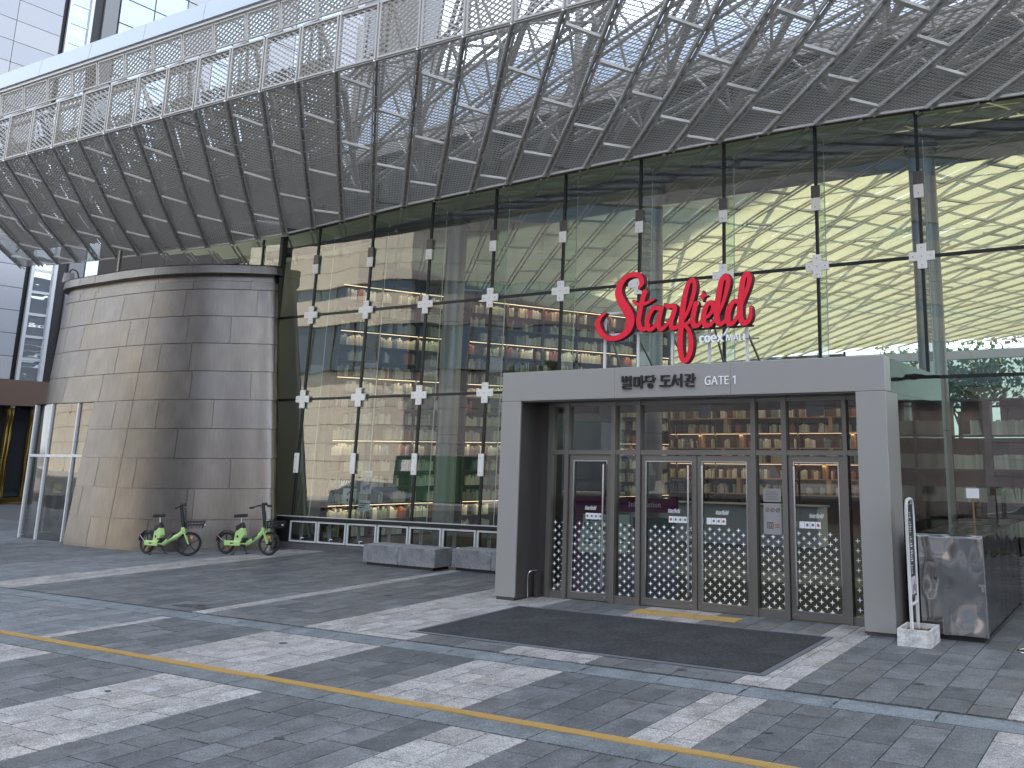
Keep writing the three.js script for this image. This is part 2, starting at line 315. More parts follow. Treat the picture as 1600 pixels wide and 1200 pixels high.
// closing angle along the head of the glass
for (let x = -30; x < 6; x += 1.85) bar('head_angle', M.rib, canopy, V(x, glassTop(x) + 0.01, ZG + 0.03), V(x + 1.85, glassTop(x + 1.85) + 0.01, ZG + 0.03), 0.05, 0.04);
// space frame above the mesh
const top = (x) => 10.55 + 0.02 * (x + 10);
for (let i = 0; i < 19; i++) {
  const x = -28 + i * 1.9;
  const f0 = V(x + 0.9, top(x), ZE - 0.5), f1 = V(x - 1.2, top(x) - 0.1, ZE - 2.4), f2 = V(x - 3, top(x) - 0.25, ZE - 4.1);
  const b0 = soffit(x + 2.2, 0.9), b1 = soffit(x + 2.4, 3.1), b2 = soffit(x + 2.6, 5.4);
  for (const b of [b0, b1, b2]) b.y += 0.22;
  for (const [p, q, r] of [[f0, f1, 0.045], [f1, f2, 0.045], [b0, b1, 0.06], [b1, b2, 0.06], [f0, b0, 0.03], [f0, b1, 0.028], [f1, b0, 0.028], [f1, b1, 0.028], [f1, b2, 0.03], [f2, b2, 0.03]]) tube('frame_tube', M.truss, canopy, p, q, r, unitTubeLow);
  const dx = 1.9;
  for (const [p, r] of [[f0, 0.05], [f1, 0.05], [b1, 0.03]]) tube('frame_tube', M.truss, canopy, p, p.clone().add(V(dx, p === b1 ? 0.02 : 0.038, 0)), r, unitTubeLow);
  for (const [p, q] of [[f1, b0], [f2, b1]]) tube('frame_tube', M.truss, canopy, p.clone().add(V(dx, 0.038, 0)), q, 0.018, unitTubeLow);
  // heavier paired chords running the other way, and fans of thin rods from each node
  const e0 = soffit(x + 3.2, 0.7), e1 = soffit(x + 0.4, 5.7); e0.y += 0.45; e1.y += 0.35; const g0 = V(x + 4.6, e0.y + 0.25, e0.z), g1 = V(x - 1.4, e1.y + 0.9, e1.z + 0.2);
  for (const o of [0, 0.16]) { tube('chord', M.truss, canopy, e1.clone().add(V(-1.2, o, 0)), g0.clone().add(V(0, o, 0)), 0.034, unitTubeLow); tube('chord', M.truss, canopy, V(x + 2.6, e0.y + 0.9 + o, e0.z), e1.clone().add(V(1.6, o, -0.1)), 0.03, unitTubeLow); }
  for (const q of [[0.6, 1.1], [-0.7, 0.8], [1.3, 2.6]]) tube('rod', M.truss, canopy, b1, V(b1.x + q[0] * 1.4, top(x), b1.z + (q[1] - 1.4) * 1.2), 0.02, unitTubeLow);
  if (i % 3 === 1) tube('hanger', M.truss, canopy, b1.clone().add(V(0, -0.1, 0)), V(b1.x, 11.3, b1.z), 0.075, unitTubeLow);
}
// ================================================================ the glass wall
const TILT = 0.0195, BAY = 1.853, MX = (i) => -18.1 + BAY * i;         // mullion lines
const zAt = (y) => ZG - TILT * y;
const wall = thing('curtain_wall', 'tall frameless green glass curtain wall with white cross clamps and black joints', 'glass wall');
const paneBump = rep(oilcan, 0.6, 0.5);
const paneGlass = glass([0.74, 0.8, 0.75], 2.15, { bumpMap: paneBump, bumpScale: 0.0035 });
const finGlass = glass([0.66, 0.78, 0.71], 1.4);
function pane(x0, x1, ya, yb, parent = wall) {   // ya, yb: functions of x or numbers
  const fa = typeof ya === 'function' ? ya : () => ya, fb = typeof yb === 'function' ? yb : () => yb, ox = rnd() * 5, oy = rnd() * 5;
  const g = surface(6, 1, (u, v) => { const x = lerp(x0 + 0.02, x1 - 0.02, u), y = lerp(fa(x), fb(x), v); return V(x, y, zAt(y)); }, (u, v) => [ox + (x1 - x0) * u * 0.5, oy + v]);
  return mesh('pane', g, paneGlass, parent);
}
const SILL = 0.69, R1 = 3.45, R2 = 5.5;
const edges = [-19.32, ...Array.from({ length: 13 }, (_, i) => MX(i))];   // -18.1 ... 4.1
const PX0 = -9.235, PX1 = -3.055;
for (let i = 0; i < edges.length - 1; i++) {
  const x0 = edges[i], x1 = edges[i + 1];
  pane(x0, x1, R2 + 0.03, (x) => glassTop(x) - 0.02);
  pane(x0, x1, R1 + 0.03, R2 - 0.03);
  if (x1 <= PX0 + 0.6) pane(x0, Math.min(x1, PX0 + 0.3), SILL + 0.03, R1 - 0.03);
  else if (x0 > PX1 - 0.3) pane(Math.max(x0, PX1), x1, SILL + 0.03, R1 - 0.03);
  else if (x1 > PX1) pane(PX1 + 0.03, x1, SILL + 0.03, R1 - 0.03);
}
pane(-9.22, -8.9, SILL + 0.03, R1 - 0.03);
for (let i = 0; i < edges.length; i++) {
  const x = edges[i], gt = glassTop(x), low = x > PX0 - 0.2 && x < PX1 ? R1 : SILL;
  bar('mullion', M.mullion, wall, V(x, low, zAt(low)), V(x, gt, zAt(gt)), 0.055, 0.05, V(0, 0, 1));
  if (i) {
    const fy0 = low, fin = mesh('glass_fin', surface(1, 1, (u, v) => V(x + 0.004, lerp(fy0, gt - 0.1, v), zAt(lerp(fy0, gt - 0.1, v)) - 0.06 - 0.4 * u)), finGlass, wall);
    fin.name = 'glass_fin';
    bar('fin_edge', M.whiteMetal, wall, V(x + 0.004, fy0, zAt(fy0) - 0.47), V(x + 0.004, gt - 0.1, zAt(gt) - 0.47), 0.014, 0.014, V(0, 0, 1));
  }
}
for (const y of [R1, R2]) bar('cross_joint', M.mullion, wall, V(edges[0], y, zAt(y) + 0.002), V(4.1, y, zAt(y) + 0.002), 0.05, 0.055);
bar('sill_rail', M.mullion, wall, V(-19.32, SILL, zAt(SILL) + 0.03), V(PX0 + 0.3, SILL, zAt(SILL) + 0.03), 0.12, 0.07);
bar('sill_cap', M.whiteMetal, wall, V(-19.32, SILL + 0.045, zAt(SILL) + 0.05), V(PX0 + 0.3, SILL + 0.045, zAt(SILL) + 0.05), 0.03, 0.016);
// white clamp plates: crosses where joints meet, single plates between
const arm = 0.145, crossShape = new THREE.Shape([[-arm / 2, -0.21], [arm / 2, -0.21], [arm / 2, -arm / 2], [0.21, -arm / 2], [0.21, arm / 2], [arm / 2, arm / 2], [arm / 2, 0.21], [-arm / 2, 0.21], [-arm / 2, arm / 2], [-0.21, arm / 2], [-0.21, -arm / 2], [-arm / 2, -arm / 2]].map(([x, y]) => new THREE.Vector2(x, y)));
const crossGeo = new THREE.ExtrudeGeometry(crossShape, { depth: 0.025, bevelEnabled: true, bevelSize: 0.006, bevelThickness: 0.006, bevelSegments: 2 });
const boltGeo = new THREE.CylinderGeometry(0.011, 0.011, 0.012, 8).rotateX(Math.PI / 2);
const plateGeo = new RoundedBoxGeometry(0.17, 0.24, 0.035, 2, 0.008), tallPlateGeo = new RoundedBoxGeometry(0.14, 0.46, 0.035, 2, 0.008);
function bolts(parent, pts) { mesh('bolts', mergeGeometries(pts.map(([x, y]) => boltGeo.clone().translate(x, y, 0.034))), M.chrome, parent); }
for (let i = 1; i < edges.length; i++) {
  const x = edges[i];
  for (const y of [R1, R2]) {
    if (y === R1 && x > PX0 - 0.2 && x < PX1) continue;
    const c = mesh('cross_clamp', crossGeo, M.plate, wall); c.position.set(x, y, zAt(y) + 0.035); bolts(c, [[0, 0.15], [0, -0.15], [0.15, 0], [-0.15, 0], [0, 0]]);
  }
  const p = mesh('clamp_plate', plateGeo, M.plate, wall); p.position.set(x, 6.66, zAt(6.66) + 0.045); bolts(p, [[0, -0.05]]);
  const u = mesh('clamp_bracket', plateGeo, M.portalDark, wall); u.position.set(x, 6.9, zAt(6.9) + 0.04);
  if (x < PX0 - 0.2 || x > PX1) { const q = mesh('clamp_plate', tallPlateGeo, M.plate, wall); q.position.set(x, 1.95, zAt(1.95) + 0.045); bolts(q, [[0, 0.15], [0, -0.15]]); }
}
// bottom row: awning windows in pale frames over a stone plinth
const lowGlass = glass([0.5, 0.55, 0.56], 1.7);
for (let j = 0; j < 10; j++) {
  const x0 = -18.1 + j * 0.9265, w = thing('awning_window', null, null); scene.remove(w); w.name = 'awning_window'; wall.add(w); delete w.userData.label;
  w.position.set(x0, 0.17, ZG + 0.03);
  mesh('window_frame', mergeGeometries([boxGeo(0.02, 0.06, 0, 0.47, -0.04, 0.03), boxGeo(0.866, 0.906, 0, 0.47, -0.04, 0.03), boxGeo(0.06, 0.866, 0, 0.035, -0.04, 0.03), boxGeo(0.06, 0.866, 0.435, 0.47, -0.04, 0.03)]), M.whiteMetal, w);
  mesh('gasket', mergeGeometries([boxGeo(0.06, 0.085, 0.035, 0.435, -0.03, 0.012), boxGeo(0.841, 0.866, 0.035, 0.435, -0.03, 0.012), boxGeo(0.085, 0.841, 0.035, 0.055, -0.03, 0.012), boxGeo(0.085, 0.841, 0.415, 0.435, -0.03, 0.012)]), M.black, w);
  mesh('pane', new THREE.PlaneGeometry(0.756, 0.36).translate(0.463, 0.235, -0.01), lowGlass, w);
  mesh('inner_post', boxGeo(0.12, 0.2, 0.04, 0.43, -0.2, -0.18), M.whiteMetal, w);
  const h = new THREE.TubeGeometry(new THREE.CatmullRomCurve3([V(0.42, 0.05, 0.02), V(0.43, 0.085, 0.045), V(0.48, 0.1, 0.05), V(0.52, 0.098, 0.045)]), 10, 0.011, 6); mesh('handle', h, M.white, w);
}
block('window_post', M.mullion, wall, -19.32, -18.1, 0.14, 0.655, ZG - 0.05, ZG + 0.02);
block('plinth', granite([0.2, 0.2, 0.205], 0.5), wall, -19.32, PX0 + 0.2, -0.03, 0.155, ZG - 0.2, ZG + 0.045);
block('plinth', granite([0.2, 0.2, 0.205], 0.5), wall, PX1 + 0.03, 4.1, -0.03, 0.655, ZG - 0.2, ZG + 0.045);
// upper strip of glass above the soffit, between two dark beams
for (let i = 0; i < edges.length - 1; i++) {
  const x0 = edges[i], x1 = edges[i + 1];
  mesh('upper_pane', surface(4, 1, (u, v) => { const x = lerp(x0, x1, u); return V(x, glassTop(x) + 0.3 + v * 1.15, ZG - 0.12); }), glass([0.5, 0.58, 0.53], 1.5), wall);
  bar('ring_beam', M.truss, wall, V(x0, glassTop(x0) + 1.62, ZG - 0.1), V(x1, glassTop(x1) + 1.62, ZG - 0.1), 0.25, 0.4);
  bar('ring_beam', M.portalDark, wall, V(x0, glassTop(x0) + 0.16, ZG - 0.12), V(x1, glassTop(x1) + 0.16, ZG - 0.12), 0.2, 0.26);
  bar('upper_mullion', M.mullion, wall, V(x0, glassTop(x0) + 0.3, ZG - 0.1), V(x0 + 0.25, glassTop(x0) + 1.45, ZG - 0.1), 0.1, 0.1, V(0, 0, 1));
}
// the roof shell that rises behind the upper beam
const shell = thing('roof_shell', 'blue grey panelled roof slope seen through the canopy mesh', 'roof');
const shellMat = [[0.36, 0.4, 0.46], [0.39, 0.43, 0.49], [0.34, 0.375, 0.43]].map((c) => std(c, 0.3, 0.35));
const shellP = (x, v) => V(x, glassTop(x) + 1.84 + 3.4 * Math.sin(v * 1.25), ZG - 0.15 - 3.4 * v);
for (let x = -19.4; x < 7; x += BAY) for (let r = 0; r < 4; r++) mesh('shell_panel', surface(2, 3, (u, v) => shellP(lerp(x + 0.012, x + BAY - 0.012, u), lerp(r / 4 + 0.004, (r + 1) / 4 - 0.004, v))), shellMat[Math.floor(rnd() * 3)], shell);
mesh('added_shell_back', surface(8, 1, (u, v) => V(lerp(-19.4, 7.5, u), lerp(8.15, shellP(-6, 1).y - 0.05, v), ZG - 3.58)), std([0.3, 0.31, 0.32], 0.7), shell);  // added wall closing the shell so the upper panes show no bright sky
// small glazed return between the wall and the drum
mesh('return_pane', surface(3, 1, (u, v) => V(lerp(-20.5, -19.36, u), lerp(6.7, glassTop(-20) - 0.03, v), ZG - 0.02)), paneGlass, wall);
bar('mullion', M.mullion, wall, V(-20.0, 6.7, ZG), V(-20.0, 7.6, ZG), 0.04, 0.04, V(0, 0, 1));
bar('corner_post', M.mullion, wall, V(-19.3, 0, ZG + 0.08), V(-19.3, 7.6, ZG - 0.05), 0.1, 0.12, V(0, 0, 1));

// ================================================================ inside: columns, tie pipe, ceiling, shelves
const floorIn = block('library_floor', std([0.045, 0.044, 0.045], 0.7, 0, { map: rep(dustTex, 20, 20) }), scene, -30, 26, -0.03, -0.004, -50, ZG - 0.2); tag(floorIn, null, null, null, 'structure');
const colGeo = new THREE.CylinderGeometry(0.24, 0.24, 1, 24);
[[-14.43, 'round grey steel column behind the glass, beside the tall bookcase'], [-9.08, 'round grey steel column behind the glass, above the left end of the red sign'], [-3.4, 'round grey steel column behind the glass, above the right side of the portal'], [2.2, 'round grey steel column inside the wall, past the right picture edge']].forEach(([x, l]) => {
  const h = glassTop(x) - 0.05, c = thing('interior_column', l, 'column', 'round columns behind the glass wall', [x, 0, -16.4]);
  const s = mesh('shaft', colGeo, M.column, c); s.scale.y = h; s.position.y = h / 2;
  const cap = mesh('collar', new THREE.CylinderGeometry(0.3, 0.3, 0.3, 24), M.pipe, c); cap.position.y = h - 0.22;
  for (const y of [2.6, 5.2]) { const r = mesh('joint_ring', new THREE.CylinderGeometry(0.242, 0.242, 0.012, 24), M.pipe, c); r.position.y = y; }
});
const tie = thing('tie_pipe', 'dark horizontal steel pipe running behind the top of the glass wall', 'pipe');
for (let x = -21; x < 4; x += 1.853) tube('pipe_length', M.pipe, tie, V(x, glassTop(x) - 0.16, -16.35), V(x + 1.853, glassTop(x + 1.853) - 0.16, -16.35), 0.13, unitTube);
for (let i = 1; i < edges.length; i++) { const x = edges[i]; bar('strut', M.pipe, tie, V(x, glassTop(x) - 0.2, -16.3), V(x, glassTop(x) - 0.35, ZG - 0.25), 0.06, 0.12); }

const roofIn = thing('library_roof', 'luminous yellow green lattice ceiling inside behind the upper glass', 'roof');
const ceilY = (x, z) => glassTop(x) - 0.03 * (ZG - z) + 0.2 * Math.sin(Math.PI * Math.min(1, (ZG - z) / 30));
const inP = (x0, s) => { const x = x0 + DX * s, z = ZE + DZ * s; return V(x, ceilY(x, z), z); };
const roofPanel = new THREE.MeshPhysicalMaterial({ color: lin(0.47, 0.46, 0.285), roughness: 1, transmission: 0.5, thickness: 0, side: THREE.DoubleSide });
const S1 = 47;
for (let k = 4; k < 58; k++) {
  const x0 = xk(k) + 0.0, a = inP(x0, SG + 0.2);
  // end of each rib: the back wall, or the bookcase wall to the left
  let sEnd = S1; for (let s = SG + 1; s < S1; s += 0.5) { const p = inP(x0, s); if (p.z < -45.8 || p.x < -24 - 0) { sEnd = s; break; } }
  const pts = [a]; for (let t = 1; t <= 4; t++) pts.push(inP(x0, lerp(SG + 0.2, sEnd, t / 4)));
  const gs = []; for (const o of [-0.06, 0.06]) for (let t = 0; t < 4; t++) gs.push(barGeo(pts[t].clone().addScaledVector(lat, o), pts[t + 1].clone().addScaledVector(lat, o), 0.035, 0.035));
  mesh('ceiling_rib', mergeGeometries(gs), M.rib, roofIn);
  mesh('roof_panel', surface(1, 8, (u, v) => { const p = inP(x0 + u * PITCH, lerp(SG + 0.25, sEnd, v)); p.y += 0.14 + (u === 1 ? 0.002 : 0); return p; }), roofPanel, roofIn);
  const off = (((1.45 + 0.8 * (12 - k)) % 4.2) + 4.2) % 4.2;
  for (let s = SG + 0.4 + off; s < Math.min(sEnd - 1, SG + 24); s += 4.2) { const p = inP(x0, s), q = inP(x0 + PITCH, s + SH); bar('ceiling_bar', M.rib, roofIn, p, q, 0.08, 0.05); }
}
for (let i = 0; i < 24; i++) { const x = -22 + i * 2.2; tube('roof_truss', M.truss, roofIn, V(x, ceilY(x, ZG) + 0.9, ZG - 0.6), V(x + 17, 8.4, -45), 0.075, unitTubeLow); tube('roof_truss', M.truss, roofIn, V(x + 8, ceilY(x, ZG) + 0.75, ZG - 0.6), V(x - 10, 8.2, -45), 0.06, unitTubeLow); }
for (let i = 0; i < 12; i++) tube('roof_truss', M.truss, roofIn, V(-24, 8.55, -18 - i * 2.3), V(26, 8.5, -18 - i * 2.3), 0.05, unitTubeLow);
// walls that close the hall
const wallDark = std([0.1, 0.085, 0.075], 0.8);
const backW = thing('back_window_wall', 'far green glazed wall behind the shelves with a tree beyond', 'glass wall');
const backGlass = glass([0.27, 0.34, 0.3], 1.5);
block('closed_bay', std([0.1, 0.085, 0.075], 0.8), backW, -24, -14.05, 0, 7.3, -46.1, -45.95);
for (let i = 2; i < 10; i++) { const x = -24 + i * 5; mesh('pane', new THREE.PlaneGeometry(4.9, 7.2).translate(x + 2.5, 3.6, -46), backGlass, backW); block('mullion', M.mullion, backW, x - 0.05, x + 0.05, 0, 7.4, -46.1, -45.95); }
block('transom', M.mullion, backW, -24, 26, 4.4, 4.5, -46.08, -45.96); block('head_beam', M.truss, backW, -24, 26, 6.75, 7.15, -46.3, -45.9);
const sideL = block('library_wall', wallDark, scene, -24.4, -24, -0.02, 7.6, -46, ZG - 2); tag(sideL, 'dark interior wall behind the tall bookcases', 'wall');
const sideR = block('library_wall', wallDark, scene, 26, 26.3, -0.02, 8, -46, ZG - 0.2); tag(sideR, 'dark far interior end wall of the hall', 'wall');

// bookcases -----------------------------------------------------------------
const caseWood = std([0.15, 0.085, 0.05], 0.6, 0, { map: rep(woodTex, 1, 1) }), caseDark = std([0.12, 0.07, 0.043], 0.75), paleWood = std([0.56, 0.33, 0.16], 0.55);
const bookGeo = new THREE.BoxGeometry(1, 1, 1).translate(0, 0.5, 0);
const bookMat = std([1, 1, 1], 0.7);
const bookCols = [[0.66, 0.61, 0.52], [0.72, 0.69, 0.62], [0.58, 0.52, 0.42], [0.3, 0.26, 0.22], [0.2, 0.24, 0.3], [0.4, 0.14, 0.1], [0.3, 0.36, 0.32], [0.68, 0.62, 0.46], [0.74, 0.73, 0.7], [0.62, 0.58, 0.5], [0.7, 0.66, 0.58]];
function bookcase(name, label, pos, turn, len, tops, opts = {}) {
  // built along +x from 0 to len, open towards +z; tops: shelf heights
  const { palette = bookCols, backTop = 99, boards = 0, depth = 0.34, bay = 1.25, led = [], back = true, fill = 0.93, hmin = 0.2, hmax = 0.31, blocks = false, post = 0.05 } = opts;
  const t = thing(name, label, 'bookcase', null, pos, turn), H = tops[tops.length - 1];
  const nb = Math.round(len / bay), w = len / nb;
  for (let i = 0; i <= nb; i++) block('upright', caseWood, t, i * w - post / 2, i * w + post / 2, 0, H, -depth, 0.004);
  if (back) block('back_panel', caseDark, t, 0, len, 0, Math.min(H, backTop), -depth - 0.03, -depth + 0.001);
  tops.forEach((y, j) => {
    for (let i = 0; i < nb; i++) block('shelf', blocks ? paleWood : caseWood, t, i * w + post / 2, (i + 1) * w - post / 2, y - 0.035, y, -depth, 0);
    if (led.includes(j)) {
      block('led_strip', M.led, t, 0.05, len - 0.05, y - 0.05, y - 0.037, -0.03, 0.004);
      const l = new THREE.RectAreaLight(new THREE.Color(1, 0.8, 0.55), 6, len - 0.1, 0.03); l.position.set(len / 2, y - 0.07, 0.02); l.rotation.x = -Math.PI / 2; t.add(l);
    }
  });
  if (boards) for (let i = 0; i < nb; i++) block('dark_board', caseDark, t, i * w + w * 0.3, (i + 1) * w - 0.05, boards, H + 0.02, -0.3, -0.26);
  const mats = [], cols = [], m4 = new THREE.Matrix4();
  for (let j = 0; j < tops.length - 1; j++) for (let i = 0; i < nb; i++) {
    let x = i * w + post / 2 + 0.01 + (rnd() > 0.75 ? rr(0, 0.4) : 0); const end = (i + 1) * w - post / 2 - 0.01, room = tops[j + 1] - tops[j] - 0.06; let run = 0, c = null;
    while (x < end) {
      if (rnd() > fill && run > 3) { x += rr(0.08, 0.45); run = 0; continue; }
      if (run % 6 === 0 || rnd() < 0.25) c = palette[Math.floor(rnd() * palette.length)];
      const th = rr(0.022, 0.06), h = Math.min(room, rr(hmin, hmax)), d = rr(0.15, 0.22); if (x + th > end) break;
      const lean = rnd() < 0.06 ? rr(-0.25, 0.25) : 0; m4.compose(V(x + th / 2, tops[j], -0.05 - d / 2), new THREE.Quaternion().setFromAxisAngle(V(0, 0, 1), lean), V(th * 0.94, h, d));
      mats.push(m4.clone()); const k = rr(0.7, 1.05); cols.push(c.map((q) => q * k)); x += th; run++;
    }
    if (blocks && rnd() < 0.55) { const bx = i * w + rr(0.2, w - 0.4); block('end_board', paleWood, t, bx, bx + 0.12, tops[j], tops[j + 1] - 0.04, -depth + 0.02, 0.01); }
  }
  const im = new THREE.InstancedMesh(bookGeo, bookMat, mats.length); im.name = 'books'; im.userData.kind = 'stuff'; im.castShadow = im.receiveShadow = true;
  mats.forEach((q, i) => { im.setMatrixAt(i, q); im.setColorAt(i, lin(...cols[i])); }); t.add(im);
  return t;
}
const shelfTops = Array.from({ length: 17 }, (_, i) => 0.05 + i * 0.415);
// the tall bookcase runs from just inside the glass away to the right, open towards the hall
const aCase = Math.atan2(0.93, 0.37);
bookcase('tall_bookcase', 'tall dark brown bookcase with lit shelf edges, left of the first round column', [-19.05, 0, -17.2], aCase, 3.4, shelfTops, { led: [2, 6, 10, 13, 16] });
bookcase('tall_bookcase', 'tall dark brown bookcase with lit shelf edges, right of the first round column', [-17.62, 0, -20.76], aCase - 0.03, 7.6, shelfTops, { led: [2, 6, 10, 13, 16] });
bookcase('low_bookcase', 'open brown bookcase of pale volumes low behind the glass, right of the portal', [-3.45, 0, -17.6], 0, 7.0, [0.2, 0.78, 1.36, 1.94, 2.55, 3.2], { backTop: 2.5, boards: 2.56, fill: 0.98, bay: 0.72, hmin: 0.24, hmax: 0.27, post: 0.12, palette: [[0.5, 0.47, 0.38], [0.56, 0.53, 0.44], [0.44, 0.42, 0.34], [0.6, 0.57, 0.5]] });
bookcase('lit_bookcase', 'warm lit bookcase with pale wooden boards seen through the entrance doors', [-16.5, 0, -29], 0, 10.5, [0.9, 1.4, 1.9, 2.4, 2.9, 3.4, 3.9, 4.4, 4.9], { led: [2, 4, 6, 8], blocks: true, bay: 1.6, fill: 0.6 });
// counter inside in front of the lit shelves
const counter = thing('reception_counter', 'long pale counter inside behind the entrance doors', 'counter', null, [-12, 0, -22]);
block('counter_body', std([0.5, 0.5, 0.52], 0.5), counter, -2.2, 4.6, 0, 0.92, -0.4, 0.35); block('counter_top', std([0.2, 0.2, 0.24], 0.4), counter, -2.25, 4.65, 0.923, 0.96, -0.45, 0.4);
// bench with cushions on the floor by the bookcase
const seatIn = thing('reading_seat', 'brown wooden reading seat with a pink book on it behind the glass', 'seat', null, [-13.1, 0, -18.2], 0.3);
for (const x of [0, 1.25]) { const b = mesh('side_board', new RoundedBoxGeometry(0.5, 0.5, 0.04, 3, 0.02), std([0.35, 0.2, 0.1], 0.6), seatIn); b.position.set(x, 0.95, 0); }
block('seat_board', std([0.35, 0.2, 0.1], 0.6), seatIn, -0.2, 1.5, 0.7, 0.74, -0.3, 0.25); for (const x of [-0.1, 1.4]) block('leg', caseDark, seatIn, x - 0.03, x + 0.03, 0, 0.7, -0.05, 0);
const pinkB = block('pink_book', std([0.6, 0.25, 0.28], 0.6), scene, 0, 0.36, 0, 0.1, 0, 0.25); pinkB.position.set(-12.5, 0.79, -18.25); tag(pinkB, 'pink book lying on the brown reading seat', 'book');
// ================================================================ the entrance portal
const ZP = -11.755, ZD = -12.36;
const portal = thing('entrance_portal', 'grey metal portal framing the glass entrance doors under the red sign', 'portal');
const panelGeo = (w, h, d) => new RoundedBoxGeometry(w, h, d, 2, 0.006);
function sheet(name, x0, x1, y0, y1, z0, z1, mat = M.portal, parent = portal) { const m = mesh(name, panelGeo(x1 - x0, y1 - y0, z1 - z0), mat, parent); m.position.set((x0 + x1) / 2, (y0 + y1) / 2, (z0 + z1) / 2); return m; }
sheet('header_panel', -9.235, -7.13, 3.005, 3.462, ZP - 0.3, ZP); sheet('header_panel', -7.126, -5.236, 3.005, 3.462, ZP - 0.3, ZP); sheet('header_panel', -5.232, -3.055, 3.005, 3.462, ZP - 0.3, ZP);
for (const [a, b] of [[-9.235, -8.86], [-3.45, -3.055]]) {
  sheet('leg_panel', a, b, 0.045, 3.001, ZP - 0.62, ZP);
  block('leg_plinth', M.portalDark, portal, a + 0.02, b - 0.02, -0.01, 0.045, ZP - 0.6, ZP - 0.02);
}
block('reveal_lining', M.portalDark, portal, -8.858, -8.85, 0.02, 3.0, ZP - 0.62, ZP - 0.03); block('reveal_lining', M.portalDark, portal, -3.46, -3.452, 0.02, 3.0, ZP - 0.62, ZP - 0.03);
block('reveal_head', M.portalDark, portal, -8.85, -3.46, 2.985, 3.002, ZP - 0.9, ZP - 0.02);
// sides and roof of the vestibule back to the glass wall, in dark mirror-polished sheets
const darkMirror = std([0.055, 0.053, 0.05], 0.06, 1, { bumpMap: rep(oilcan, 1, 0.6), bumpScale: 0.012 });
for (const x of [-9.225, -3.065]) {
  block('side_panel', darkMirror, portal, x - 0.008, x + 0.008, 0.04, 3.0, ZG + 0.1, ZP - 0.63);
  block('side_panel', darkMirror, portal, x - 0.008, x + 0.008, 3.004, 3.45, ZG + 0.1, ZP - 0.31);
}
block('vestibule_roof', M.portalDark, portal, -9.22, -3.07, 3.4, 3.44, ZG + 0.05, ZP - 0.31);
block('ceiling_panel', std([0.3, 0.29, 0.28], 0.6), portal, -9.2, -3.09, 2.96, 2.98, ZG + 0.1, ZD - 0.12);
const vestFloor = block('darkening_floor', std([0.045, 0.044, 0.045], 0.7), scene, -8.84, -3.47, -0.02, 0.006, ZG - 0.3, ZD - 0.08); tag(vestFloor, null, null, null, 'structure');  // near-black sheet added over the pavers to darken the lower door glass
// door screen -----------------------------------------------------------------
const fr = (name, x0, x1, y0, y1, d = 0.07, parent = portal) => block(name, M.frame, parent, x0, x1, y0, y1, ZD - d, ZD + d);
const posts = [[-8.69, -8.61], [-8.365, -8.295], [-7.505, -7.43], [-7.06, -6.985], [-5.165, -5.095], [-4.7, -4.625], [-3.812, -3.755], [-3.53, -3.46]];
for (const [a, b] of posts) fr('mullion', a, b, 0.0, 2.985);
block('jamb', M.portalDark, portal, -8.85, -8.69, 0, 2.985, ZD - 0.05, ZD + 0.04);
const spans = posts.slice(1).map((p, i) => [posts[i][1], p[0]]);
const doorGlass = glass([0.56, 0.58, 0.57], 1.7), clearGlass = glass([0.5, 0.52, 0.51], 1.75);
for (const [a, b] of spans) {
  fr('transom', a, b, 2.18, 2.25, 0.06); fr('head_rail', a, b, 2.93, 2.985, 0.05);
  mesh('transom_pane', new THREE.PlaneGeometry(b - a, 0.68).translate((a + b) / 2, 2.59, ZD), clearGlass, portal);
}
const starShape = new THREE.Shape(); { const R = 0.038, r = 0.011; for (let i = 0; i < 8; i++) { const q = i % 2 ? r : R, t = i * Math.PI / 4; i ? starShape.lineTo(q * Math.sin(t), q * Math.cos(t)) : starShape.moveTo(q * Math.sin(t), q * Math.cos(t)); } }
const starGeo = new THREE.ShapeGeometry(starShape), filmWhite = std([0.82, 0.84, 0.85], 0.5, 0, { side: THREE.DoubleSide });
function starFilm(parent, x0, x1, y0 = 0.13, y1 = 1.15) {   // two shifted grids of four-pointed stars on the glass
  const gs = []; let row = 0;
  for (let y = y0; y < y1; y += 0.0625, row++) for (let x = Math.floor(x0 / 0.15) * 0.15 + (row % 2 ? 0.075 : 0); x < x1 - 0.02; x += 0.15) if (x > x0 + 0.025) gs.push(starGeo.clone().translate(x, y, ZD + 0.006));
  mesh('star_pattern', mergeGeometries(gs), filmWhite, parent).userData.kind = 'stuff';
}
// fixed side lights
for (const i of [0, 2, 4, 6]) {
  const [a, b] = spans[i === 4 ? 4 : i];
  if (!a) continue;
  const s = group('side_light', portal);
  fr('bottom_rail', a, b, 0.0, 0.11, 0.045, s); mesh('pane', new THREE.PlaneGeometry(b - a, 2.07).translate((a + b) / 2, 1.145, ZD), doorGlass, s); starFilm(s, a, b);
}
const printW = std([0.75, 0.75, 0.76], 0.6), printRed = std([0.5, 0.06, 0.1], 0.6), printGrey = std([0.16, 0.17, 0.2], 0.6), noticeGrey = std([0.26, 0.255, 0.24], 0.5);
const font = await new FontLoader().loadAsync('fonts/droid/droid_sans_bold.typeface.json'), fontR = await new FontLoader().loadAsync('fonts/droid/droid_sans_regular.typeface.json'), fontS = await new FontLoader().loadAsync('fonts/droid/droid_serif_bold.typeface.json');
function text(s, size, depth, f = font, sx = 1) { const g = new TextGeometry(s, { font: f, size, depth, curveSegments: 5, bevelEnabled: false }); g.computeBoundingBox(); g.translate(-g.boundingBox.min.x, -g.boundingBox.min.y, 0); return g.scale(sx, 1, 1); }
